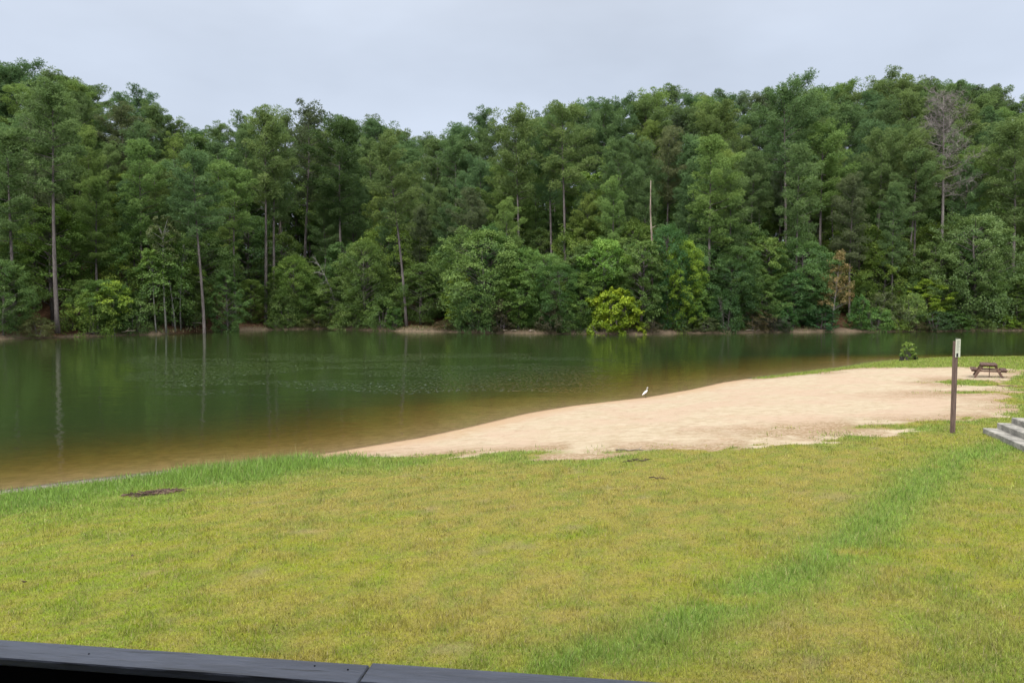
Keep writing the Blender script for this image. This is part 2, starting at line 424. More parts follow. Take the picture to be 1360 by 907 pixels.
# ------------------------------------------------------------------ grass
def mat_grass():
    m = NT('grass_blade'); c = m.attr('Col', True)
    d = m.n('BsdfDiffuse'); m.set(d.inputs['Color'], c)
    t = m.n('BsdfTranslucent'); m.set(t.inputs['Color'], c)
    mx = m.n('MixShader'); m.set(mx.inputs[0], 0.3); m.set(mx.inputs[1], d); m.set(mx.inputs[2], t)
    g = m.n('BsdfGlossy', Roughness=0.5)
    m2 = m.n('MixShader'); m.set(m2.inputs[0], 0.03); m.set(m2.inputs[1], mx); m.set(m2.inputs[2], g)
    return m.surf(m2.outputs[0])
M_GRASS = mat_grass()

def blades(x, y, z, ln, wd, colr, rng, lean=0.6):
    n = len(x); az = rng.uniform(0, 2 * PI, n); ti = rng.uniform(0.05, lean, n) 
    d = np.stack([np.cos(az) * np.sin(ti), np.sin(az) * np.sin(ti), np.cos(ti)], 1)
    a2 = rng.uniform(0, 2 * PI, n); w = np.stack([np.cos(a2), np.sin(a2), 0 * a2], 1)
    b = np.stack([x, y, z], 1)
    v = np.stack([b - w * wd[:, None] / 2, b + w * wd[:, None] / 2, b + d * ln[:, None]], 1).reshape(-1, 3)
    return v, np.arange(3 * n).reshape(-1, 3), np.repeat(colr, 3, 0)

rng = np.random.default_rng(11)
N = 1500000
yy = 4.0 + (60.0 - 4.0) * rng.uniform(0, 1, N) ** 2.3
xx = rng.uniform(-0.80, 0.78, N) * (yy + 3.0)
ok = (poly_sd(LAND, xx, yy) > 0.12); xx = xx[ok]; yy = yy[ok]
sm = sand_mask(xx, yy); ok = (sm < 0.0) | ((sm < 0.7) & (rng.uniform(0, 1, len(xx)) < 0.22 * sstep(.5, .7, fbm(xx * 2.2, yy * 2.2, 91, 3)))); xx = xx[ok]; yy = yy[ok]
sdv = poly_sd(LAND, xx, yy)
pxv = 680 + F * xx / yy
mudgone = (sdv < 0.62 * sstep(260, 200, pxv) + 0.1 + (fbm(xx * 1.2, yy * 1.2, 3, 3) - .5) * .7) & (rng.uniform(0, 1, len(xx)) > 0.12) & (pxv < 420)
dcen = G(205, 655); ddx = (xx - dcen[0]) * .8 + (yy - dcen[1]) * .6; ddy = -(xx - dcen[0]) * .6 + (yy - dcen[1]) * .8
debris_gone = ((ddx / 1.1) ** 2 + (ddy / 0.28) ** 2 < 1) & (rng.uniform(0, 1, len(xx)) > .15)
ok = ~(mudgone | debris_gone); xx = xx[ok]; yy = yy[ok]; sdv = sdv[ok]; pxv = pxv[ok]
cl, lush, spots = lawn_color(xx, yy)
ok = rng.uniform(0, 1, len(xx)) > spots * 0.45; xx = xx[ok]; yy = yy[ok]; cl = cl[ok]; lush = lush[ok]; sdv = sdv[ok]; pxv = pxv[ok]
cl = cl * rng.uniform(0.5, 1.75, (len(xx), 1)) * (0.78 + .44 * fbm(xx * 7, yy * 7, 111, 2))[:, None]; straw = rng.uniform(0, 1, len(xx)) < (0.12 * (1 - lush) + 0.03)
cl[straw] = np.array([0.34, 0.275, 0.12]) * rng.uniform(.7, 1.15, (straw.sum(), 1))
cf = fbm(xx * 3.1, yy * 3.1, 101, 3); ln = (0.036 + 0.03 * sstep(.45, .7, cf) + 0.05 * lush * rng.uniform(.5, 1.3, len(xx))) * rng.uniform(.6, 1.3, len(xx))
shore = sstep(4.0, 1.2, sdv) * sstep(560, 380, pxv) * (0.35 + .65 * sstep(170, 260, pxv))
ln = ln + shore * rng.uniform(0.02, 0.17, len(xx))
tall = (rng.uniform(0, 1, len(xx)) < 0.05) & (sdv < 0.9) & (pxv > 225) & (pxv < 410)
ln[tall] = rng.uniform(.25, .5, tall.sum()); cl[tall] = np.array([0.30, 0.26, 0.10])
wd = np.clip(0.0008 * yy, 0.0068, 0.05) * rng.uniform(.7, 1.3, len(xx)); wd[tall] *= .5
ln = np.maximum(ln, wd * 1.4)
v, t, c = blades(xx, yy, height(xx, yy) - 0.004, ln, wd, cl, rng, 1.15)
mb = MB(); mb.add(v, t)
o = mb.build('lawn_grass', M_GRASS, None, False, np.concatenate([c, np.ones((len(c), 1))], 1))
tag(o, 'short yellow green lawn grass sloping down to the sand', 'grass', None, 'stuff')
print('grass blades', len(xx))

# far bank grass
n = 9000; bx = rng.uniform(-75, 90, n); tt = rng.uniform(0.25, 2.6, n); by = far_y(bx) + tt
dens = fbm(bx * 0.12, bx * 0 + 1, 8, 3); bpx = 680 + F * bx / by
ok = (rng.uniform(0, 1, n) < sstep(.38, .6, dens) + .8 * ((bpx > 525) & (bpx < 610)) + .5 * ((bpx > 290) & (bpx < 440)))
bx = bx[ok]; by = by[ok]; n = len(bx)
cl = np.where(rng.uniform(0, 1, (n, 1)) < .55, np.array([[0.115, 0.135, 0.04]]), np.array([[0.19, 0.15, 0.07]])) * rng.uniform(.6, 1.3, (n, 1))
v, t, c = blades(bx, by, height(bx, by) - .02, rng.uniform(.15, .5, n), rng.uniform(.05, .1, n), cl, rng, .7)
mb = MB(); mb.add(v, t); o = mb.build('bank_grass', M_GRASS, None, False, np.concatenate([c, np.ones((len(c), 1))], 1))
tag(o, 'sparse weedy grass on the clay bank across the lake', 'grass', None, 'stuff')

# ------------------------------------------------------------------ tree prototypes
def unit(v): return v / (np.linalg.norm(v, axis=-1, keepdims=True) + 1e-9)

def needle_puffs(mb, C, R, var, rng, ntuft=78, nb=4, length=0.28, width=0.07, flat=0.78):
    C = np.asarray(C); R = np.asarray(R); k = len(C)
    C_ = np.repeat(C, ntuft, 0); R_ = np.repeat(R, ntuft)[:, None]; V_ = np.repeat(np.asarray(var), ntuft)
    d = unit(rng.normal(size=(len(C_), 3)) + np.array([0, 0, 0.35])); rr = rng.uniform(0.5, 1.0, (len(C_), 1))
    p = C_ + d * rr * R_ * np.array([1, 1, flat])
    dn = np.repeat(unit(d * [1, 1, 1.3] + [0, 0, .25]), nb, 0)
    ax = unit(d * np.array([1, 1, .7]) + np.array([0, 0, .45]) + rng.normal(size=p.shape) * .25)
    p = np.repeat(p, nb, 0); ax = np.repeat(ax, nb, 0); V_ = np.repeat(V_, nb) + rng.uniform(-.18, .18, len(p))
    dr = unit(ax * .7 + rng.normal(size=p.shape) * .6); L = length * rng.uniform(.7, 1.25, (len(p), 1))
    w = unit(np.cross(dr, dn + rng.normal(size=p.shape) * .45)) * width / 2
    v = np.stack([p - w, p + w, p + dr * L], 1).reshape(-1, 3)
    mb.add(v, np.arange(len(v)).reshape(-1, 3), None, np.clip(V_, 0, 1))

def pine(seed, H=27.0, W=3.6, cb=0.5, full=1.0, bend=0.3, thin=1.0):
    rng = np.random.default_rng(seed); tr = MB(); cr = MB()
    hs = np.linspace(0, H, 13); ph = rng.uniform(0, 6.28)
    cx = bend * np.sin(hs / H * 3.0 + ph) - bend * math.sin(ph); cy = bend * .5 * np.sin(hs / H * 4 + ph * 2) - bend * .5 * math.sin(ph * 2)
    r0 = 0.0090 * H; rad = r0 * (1 - 0.86 * (hs / H) ** 1.1); rad[0] *= 1.25
    pts = np.stack([cx, cy, hs], 1); tr.tube(pts, rad, 8)
    tp = lambda h: np.array([np.interp(h, hs, cx), np.interp(h, hs, cy), h])
    for k in range(rng.integers(5, 10)):      # dead stubs below the crown
        h = H * rng.uniform(.16, cb + .05); az = rng.uniform(0, 6.28); L = rng.uniform(.5, 1.9); p = tp(h)
        dv = np.array([math.cos(az), math.sin(az), rng.uniform(-.25, .35)])
        tr.tube([p, p + dv * L * .5, p + dv * L + [0, 0, rng.uniform(-.3, .1)]], [.045, .03, .012], 4, False)
    nl = int(34 * full); C = []; R = []; V = []
    side = rng.uniform(0, 6.28)
    for i in range(nl):
        u = (i + rng.uniform(-.3, .3)) / (nl - 1); u = min(max(u, 0), 1)
        h = H * (cb + (1 - cb) * u ** .92) - .25; az = i * 2.3999 + rng.uniform(-.5, .5)
        prof = (0.58 + 0.9 * u) if u < .42 else 0.96 * math.sqrt(max(0.02, 1 - ((u - .42) / .62) ** 2)) 
        L = W * min(prof, 1) * rng.uniform(.6, 1.2) * (1 + .22 * math.cos(az - side))
        el = math.radians(2 + 48 * u ** 1.5 + rng.uniform(-9, 9)); p = tp(min(h, H - .2))
        f = np.linspace(0, 1, 4)[:, None]; hz = np.array([math.cos(az), math.sin(az), 0])
        q = p + hz * L * f * math.cos(el) + np.array([0, 0, 1]) * (L * math.sin(el) * f + .10 * L * f * f)
        tr.tube(q, np.linspace(.07, .02, 4) * (1 - .4 * u), 4, False)
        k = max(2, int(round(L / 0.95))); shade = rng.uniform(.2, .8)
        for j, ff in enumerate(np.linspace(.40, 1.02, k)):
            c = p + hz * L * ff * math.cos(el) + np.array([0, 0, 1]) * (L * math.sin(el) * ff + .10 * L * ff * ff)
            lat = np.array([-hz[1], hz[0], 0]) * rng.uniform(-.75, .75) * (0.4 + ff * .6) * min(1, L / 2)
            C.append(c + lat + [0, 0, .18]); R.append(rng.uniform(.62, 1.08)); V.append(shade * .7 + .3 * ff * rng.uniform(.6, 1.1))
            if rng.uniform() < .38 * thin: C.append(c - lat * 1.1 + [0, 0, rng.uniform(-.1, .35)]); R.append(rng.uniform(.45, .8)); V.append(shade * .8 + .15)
    for k in range(3): C.append(tp(H) + [rng.uniform(-.5, .5), rng.uniform(-.5, .5), rng.uniform(-.4, .15)]); R.append(.55); V.append(.75)
    keep = rng.uniform(0, 1, len(C)) < thin; keep[-3:] = True
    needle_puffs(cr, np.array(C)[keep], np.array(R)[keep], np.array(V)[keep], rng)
    return tr.mesh('pine_trunk', M_BARK, True), cr.mesh('pine_crown', M_NEEDLE)

def leaf_sprays(mb, C, R, var, rng, nleaf=150, size=0.17, flat=0.42, droop=.32, tilt=.75):
    C = np.asarray(C); k = len(C)
    C_ = np.repeat(C, nleaf, 0); R_ = np.repeat(np.asarray(R), nleaf); V_ = np.repeat(np.asarray(var), nleaf)
    n = len(C_); a = rng.uniform(0, 2 * PI, n); r = np.sqrt(rng.uniform(0.02, 1, n)); 
    p = C_ + np.stack([np.cos(a) * r * R_, np.sin(a) * r * R_, rng.normal(size=n) * .42 * flat * R_ - droop * r * r * R_], 1)
    sl = np.repeat(rng.normal(size=(k, 2)) * .32, nleaf, 0); p[:, 2] += sl[:, 0] * (p[:, 0] - C_[:, 0]) + sl[:, 1] * (p[:, 1] - C_[:, 1]); p += rng.normal(size=p.shape) * .05 * R_[:, None]
    nr = unit(np.stack([-sl[:, 0], -sl[:, 1], np.ones(n)], 1) + rng.normal(size=(n, 3)) * tilt + np.stack([np.cos(a), np.sin(a), 0 * a], 1) * .45 * r[:, None])
    t = unit(np.cross(nr, rng.normal(size=(n, 3)))); b = np.cross(nr, t)
    s = size * rng.uniform(.6, 1.25, (n, 1))
    v = np.stack([p - t * s * .62, p - b * s * .34, p + t * s * .62, p + b * s * .34], 1).reshape(-1, 3)
    mb.add(v, None, np.arange(len(v)).reshape(-1, 4), np.clip(V_ + rng.uniform(-.2, .2, n), 0, 1))

def hardwood(seed, H=10.0, W=3.6, cb=0.12, nc=130, size=0.18, shape=1.0, stems=1, bark=None, nleaf=150, rs=1.0, limbs=True, tk=1.0):
    rng = np.random.default_rng(seed); tr = MB(); cr = MB(); C = []; R = []; V = []
    lob = rng.uniform(0, 6.28, 4)
    for i in range(nc):
        u = (i + .5) / nc; u = u ** .85; h = H * (cb + (1 - cb) * u) 
        az = i * 2.39996 + rng.uniform(-.4, .4)
        pr = ((0.86 + .4 * u if stems > 1 else 0.55 + 1.1 * u) if u < .36 else math.sqrt(max(.015, 1 - ((u - .36) / .66) ** (2 * shape))))
        pr = min(pr, 1) * (1 + .18 * math.sin(2 * az + lob[0] + u * 3) + .16 * math.sin(3 * az + lob[1] - u * 5) + .12 * math.sin(9 * u + lob[2]))
        r = W * pr * (rng.uniform(.35, 1.05) ** .6); rad = W * .26 * rng.uniform(.65, 1.3) * (1 - .35 * u) * rs
        C.append([math.cos(az) * r, math.sin(az) * r, h - rad * .3]); R.append(rad); V.append(rng.uniform(.02, .72) + .25 * u)
    C = np.array(C); 
    for s in range(stems):
        a = rng.uniform(0, 6.28); o = (0 if stems == 1 else .12 * W) 
        top = np.array([math.cos(a) * o * 3 + rng.uniform(-.3, .3), math.sin(a) * o * 3, H * .82]); b0 = np.array([math.cos(a) * o, math.sin(a) * o, -.1])
        f = np.linspace(0, 1, 7)[:, None]; q = b0 + (top - b0) * f + np.stack([np.sin(f[:, 0] * 4 + a) * .05 * W, np.cos(f[:, 0] * 3 + a) * .05 * W, 0 * f[:, 0]], 1)
        tr.tube(q, np.linspace(.016 * H + .02, .004 * H + .008, 7) * tk, 7)
        if limbs:
            for i in range(s, nc, stems * 2):
                c = C[i]; hh = max(c[2] - .35 * np.hypot(c[0], c[1]) - .3, .05 * H); ff = min(hh / (H * .82), 1)
                st = b0 + (top - b0) * ff
                tr.tube([st, (st + c) / 2 + [0, 0, .1 * W * .3], c], [.0045 * H + .006, .003 * H + .004, .006], 4, False)
    leaf_sprays(cr, C, R, V, rng, nleaf, size)
    return tr.mesh('tree_trunk', bark or M_BARK, True), cr.mesh('tree_crown', M_LEAF)

PINES = [pine(s, 27.0, w, cb, fu, be, th) for s, w, cb, fu, be, th in
         [(1, 3.9, .52, 1.05, .3, 1), (2, 3.7, .60, .95, .25, .95), (3, 4.3, .56, 1.05, .4, .95), (4, 3.2, .47, 1.1, .2, .95), (5, 4.2, .63, .95, .5, .92), (6, 3.5, .40, 1.2, .3, .92), (7, 4.6, .65, 1.0, .3, .88), (8, 3.4, .55, .85, .5, .7), (9, 4.4, .60, 1.0, .6, .95), (10, 3.6, .56, 1.0, .4, .85)]]
HARDS = [hardwood(s, 10.0, w, cb, nc, .135, sh, nleaf=230) for s, w, cb, nc, sh in [(21, 3.6, .10, 130, 1.0), (22, 3.1, .2, 110, .9), (23, 4.0, .08, 150, 1.1), (24, 2.7, .15, 105, .8), (25, 3.4, .05, 140, 1.0)]]
BUSHES = [hardwood(s, 3.2, w, .02, nc, .12, sh, 4, M_BARK, 130, 1.15) for s, w, nc, sh in [(31, 2.0, 60, 1.0), (32, 2.5, 72, .9), (33, 1.6, 50, 1.1), (34, 2.2, 55, .8)]]

def c_var(col, rng, k=.16):
    g = rng.uniform(1 - k, 1 + k); h = rng.uniform(-.12, .12)
    return (col[0] * g * (1 + h), col[1] * g, col[2] * g * (1 - h), 1)

def place_tree(name, proto, loc, scale, rz, label, cat, group, color, tilt=(0, 0), parts=('trunk', 'crown'), trunk_mat=None):
    o = thing(name, loc, label, cat, group, rz); o.scale = scale if np.ndim(scale) else (scale,) * 3
    o.rotation_euler = (tilt[0], tilt[1], rz) if not any(tilt) else (tilt[0], tilt[1], rz)
    t = link(parts[0], proto[0], o); c = link(parts[1], proto[1], o); c.color = color
    if trunk_mat: t.material_slots[0].link = 'OBJECT'; t.material_slots[0].material = trunk_mat
    return o

def spot(px, t):
    """ground point t metres behind the far waterline, on the viewing direction of column px"""
    Y = 95.0
    for _ in range(12): Y = float(far_y(np.array([(px - 680) / F * Y]))[0]) + t
    x = (px - 680) / F * Y; return np.array([x, Y, gz(x, Y) - .12])
def h_for(p, py):
    """height that lifts a top from ground point p to picture row py"""
    d = ray(680, py); return CAMZ + d[2] / d[1] * p[1] - p[2]

PINE_C = (0.140, 0.212, 0.074); HARD_C = (0.134, 0.222, 0.052)
LM = [(-400, 40, 'the low clay point'), (40, 108, 'the thick straight trunk'), (108, 190, 'the pale stemmed sapling'), (190, 246, 'the slender white stems'),
      (246, 300, 'the crooked bare trunk'), (300, 338, 'the white driftwood branch'), (338, 392, 'the twin reddish trunks'), (392, 480, 'the dead grey sprays'), (480, 575, 'the leaning grey trunk'), (575, 712, 'the broad bluish shore tree'),
      (712, 775, 'the dark shoreline thicket'), (775, 856, 'the bright yellow bush'), (856, 925, 'the tall broken snag'), (925, 1010, 'the drooping dark thicket'), (1010, 1088, 'the tiered light tree'),
      (1088, 1150, 'the orange dying tree'), (1150, 1225, 'the dark trunk pair'), (1225, 1335, 'the big pale shore tree'), (1335, 2000, 'the yellowish end bushes')]
def landmark(px):
    for a, b, s in LM:
        if a <= px < b: return s
    return LM[0][2] if px < 0 else LM[-1][2]

rng = np.random.default_rng(5)
placed = []          # (x, y) of pine stems
def hero_pine(px, t, top, proto, label, lean=(0, 0), wide=1.0, col=PINE_C, rz=None):
    p = spot(px, t); H = h_for(p, top + 7); s = H / 27.0
    placed.append((p[0], p[1]))
    return place_tree('pine_tree', PINES[proto], p, (s * wide, s * wide, s), rng.uniform(0, 6.28) if rz is None else rz, label, 'pine tree', None, c_var(col, rng, .08), lean)

LIGHT_PINE = (0.178, 0.262, 0.068)
hero_pine(76, 2.4, 118, 1, 'tall pine with a thick straight bare trunk by the clay point', wide=1.08)
hero_pine(131, 5.5, 236, 5, 'short light green pine behind the pale-stemmed bush', col=LIGHT_PINE, wide=1.25)
hero_pine(271, 3.0, 205, 4, 'pine with a crooked bare trunk at the water edge', wide=1.0)
hero_pine(313, 4.0, 225, 6, 'pine with yellowish low limbs behind the white driftwood', col=LIGHT_PINE, wide=1.1)
hero_pine(353, 4.5, 150, 1, 'taller of the twin reddish trunked pines', wide=.95)
hero_pine(366, 6.0, 165, 7, 'slimmer of the twin reddish trunked pines', wide=.95)
hero_pine(404, 12, 142, 7, 'pale grey trunked pine with thin grey foliage', col=(.09, .115, .06))
hero_pine(540, 2.2, 190, 2, 'pine with a leaning grey trunk rising from the grassy bank', (0, -math.radians(5.5)), 1.0, rz=0.4)
hero_pine(690, 13, 150, 1, 'slender pine behind the broad bluish shore tree')
hero_pine(749, 11, 140, 4, 'pine with a long bare trunk above the dark thicket')
hero_pine(733, 15, 165, 1, 'pine with a thin dark trunk above the dark thicket')
hero_pine(1041, 13, 118, 6, 'pine with a forked dark crown behind the tiered light tree')
hero_pine(1092, 11, 165, 2, 'pine with a stout leaning trunk above the dying orange tree', (0, math.radians(3.0)), 1.15, LIGHT_PINE)
hero_pine(1057, 5, 195, 3, 'narrow pine with a grey trunk behind the tiered light tree')
hero_pine(1184, 4.5, 245, 5, 'short dense pine with a grey lower trunk near the bank')
hero_pine(1203, 9, 205, 4, 'slimmer of the pair of dark straight trunked pines')
hero_pine(1210, 10, 180, 1, 'thicker of the pair of dark straight trunked pines')
hero_pine(940, 5, 185, 3, 'pine with a light green crown tapering over the drooping thicket', col=LIGHT_PINE, wide=1.2)
hero_pine(455, 7, 165, 0, 'dark broad pine above the dead grey sprays', col=(.05, .095, .035), wide=1.1)
hero_pine(1340, 6, 165, 0, 'broad pine over the yellowish end bushes', wide=1.1)
hero_pine(20, 4, 175, 3, 'full crowned pine over the clay point beside a dark thicket', wide=1.2)
hero_pine(190, 5, 190, 3, 'feathery light green pine behind the slender white stems', col=LIGHT_PINE, wide=1.1)

# rows of forest pines
rows = [(8.5, 4.6, 'low'), (15, 4.2, 'mid'), (22.5, 4.0, 'mid'), (31, 3.9, 'high'), (40, 3.7, 'sky'), (49, 4.2, 'sky')]
cand = []
sky_px = np.array([-100, 0, 60, 100, 190, 250, 280, 330, 390, 440, 500, 550, 600, 650, 700, 750, 800, 850, 900, 1000, 1100, 1180, 1250, 1300, 1360, 1460])
sky_py = np.array([80, 86, 96, 106, 130, 148, 160, 156, 146, 160, 166, 176, 168, 154, 152, 145, 133, 129, 119, 124, 113, 108, 106, 116, 120, 122])
for (t0, sp, rw) in rows:
    px0, px1 = -75, 1435
    p = spot(px0, t0); x = p[0]; x1 = spot(px1, t0)[0]
    while x < x1:
        t = t0 + rng.uniform(-3, 3); xx_ = x + rng.uniform(-1.1, 1.1); Y = float(far_y(np.array([xx_]))[0]) + t
        pxq = 680 + F * xx_ / Y
        if t0 < 16 and any(abs(pxq - q) < 25 for q in (404, 741, 1041, 1094, 1206, 1246)): x += 1.0; continue
        if all((xx_ - a) ** 2 + (Y - b) ** 2 > 2.3 ** 2 for a, b in placed):
            px = 680 + F * xx_ / Y; z = gz(xx_, Y) - .12
            top = np.interp(px, sky_px, sky_py) + {'low': 95, 'mid': 58, 'high': 30, 'sky': 9}[rw] + rng.uniform(-7, 15) + (rng.uniform(0, 40) if rw in ('low', 'mid') else 0)
            if 1205 < px < 1290 and t < 22: top = max(top, 225 + rng.uniform(0, 40))
            H = np.clip(h_for(np.array([xx_, Y, z]), top), 15, 34)
            cand.append((px, rw, xx_, Y, z, H)); placed.append((xx_, Y))
        x += sp * rng.uniform(.8, 1.2)
cand.sort(key=lambda c: c[0])
ORD = ['first', 'second', 'third', 'fourth', 'fifth', 'sixth', 'seventh', 'eighth', 'ninth', 'tenth', 'eleventh', 'twelfth']
cnt = {}
ROWTXT = {'low': 'front rank pine', 'mid': 'mid slope pine', 'high': 'upper slope pine', 'sky': 'skyline pine'}
for (px, rw, x, Y, z, H) in cand:
    lm = landmark(px); r = rng.uniform()
    shade, col = (('dark', (.116, .184, .070)) if r < .38 else ('mid green', PINE_C) if r < .75 else ('light green', LIGHT_PINE) if r < .93 else ('greyish', (.130, .160, .078)))
    k = (rw, lm); cnt[k] = cnt.get(k, 0) + 1
    lab = f'{shade} {ROWTXT[rw]} above {lm}, {ORD[cnt[k] - 1]} from left'
    s = H / 27.0; w = rng.uniform(.82, 1.06) * (1.12 if rw == 'sky' else 1.06 if rw == 'high' else 1.0)
    i = int(rng.choice([0, 1, 2, 4, 6, 7, 8, 9])) if rw in ('sky', 'high') else int(rng.integers(0, 10)) if rw == 'mid' else int(rng.choice([0, 3, 5, 2]))
    place_tree('pine_tree', PINES[i], (x, Y, z), (s * w, s * w, s), rng.uniform(0, 6.28), lab, 'pine tree', 'pines of the far hillside', c_var(col, rng, .1), (rng.uniform(-.02, .02), rng.uniform(-.02, .02)))

# understory hardwoods between the pines
cnt = {}
KT = {5.5: 'leafy tree just behind', 11: 'second rank leafy tree behind', 18: 'mid slope leafy tree above', 27: 'high slope leafy tree above', 38: 'upper slope leafy tree above', 53: 'crest leafy tree above'}
for (t0, sp) in ((5.5, 3.8), (11, 5.5), (18, 7.0), (27, 6.0), (38, 5.2), (53, 4.0)):
    x = spot(-60, t0)[0]; x1 = spot(1425, t0)[0]
    while x < x1:
        xx_ = x + rng.uniform(-1, 1); Y = float(far_y(np.array([xx_]))[0]) + t0 + rng.uniform(-1.5, 1.5); px = 680 + F * xx_ / Y
        s = (rng.uniform(.75, 1.25) if t0 > 6 else rng.uniform(.45, 1.25)) * {5.5: 1, 11: 1.1, 18: 1.2, 27: 1.3, 38: 1.45, 53: 1.6}[t0]; lm = landmark(px); k = (t0, lm); cnt[k] = cnt.get(k, 0) + 1
        r = rng.uniform(); shade, col = (('dark green', (.112, .188, .052)) if r < .5 else ('mid green', HARD_C) if r < .85 else ('light green', (.140, .220, .042)))
        gap = any(abs(px - g) < w for g, w in ((555, 26), (700, 18), (352, 12), (50, 18), (1108, 10))) and t0 < 8
        gap = gap or (t0 in (11, 18) and any(abs(px - q) < 20 for q in (404, 741, 1041, 1092, 1206)))
        if not gap:
            lab = f'{shade} {KT[t0]} {lm}, {ORD[min(cnt[k], 12) - 1]} from left'
            place_tree('understory_tree', HARDS[int(rng.integers(0, 5))], (xx_, Y, gz(xx_, Y) - .1), (s * rng.uniform(.9, 1.2), s * rng.uniform(.9, 1.2), s), rng.uniform(0, 6.28), lab, 'tree', 'leafy understory trees of the far shore', c_var(col, rng, .14))
        x += sp * rng.uniform(.75, 1.25)

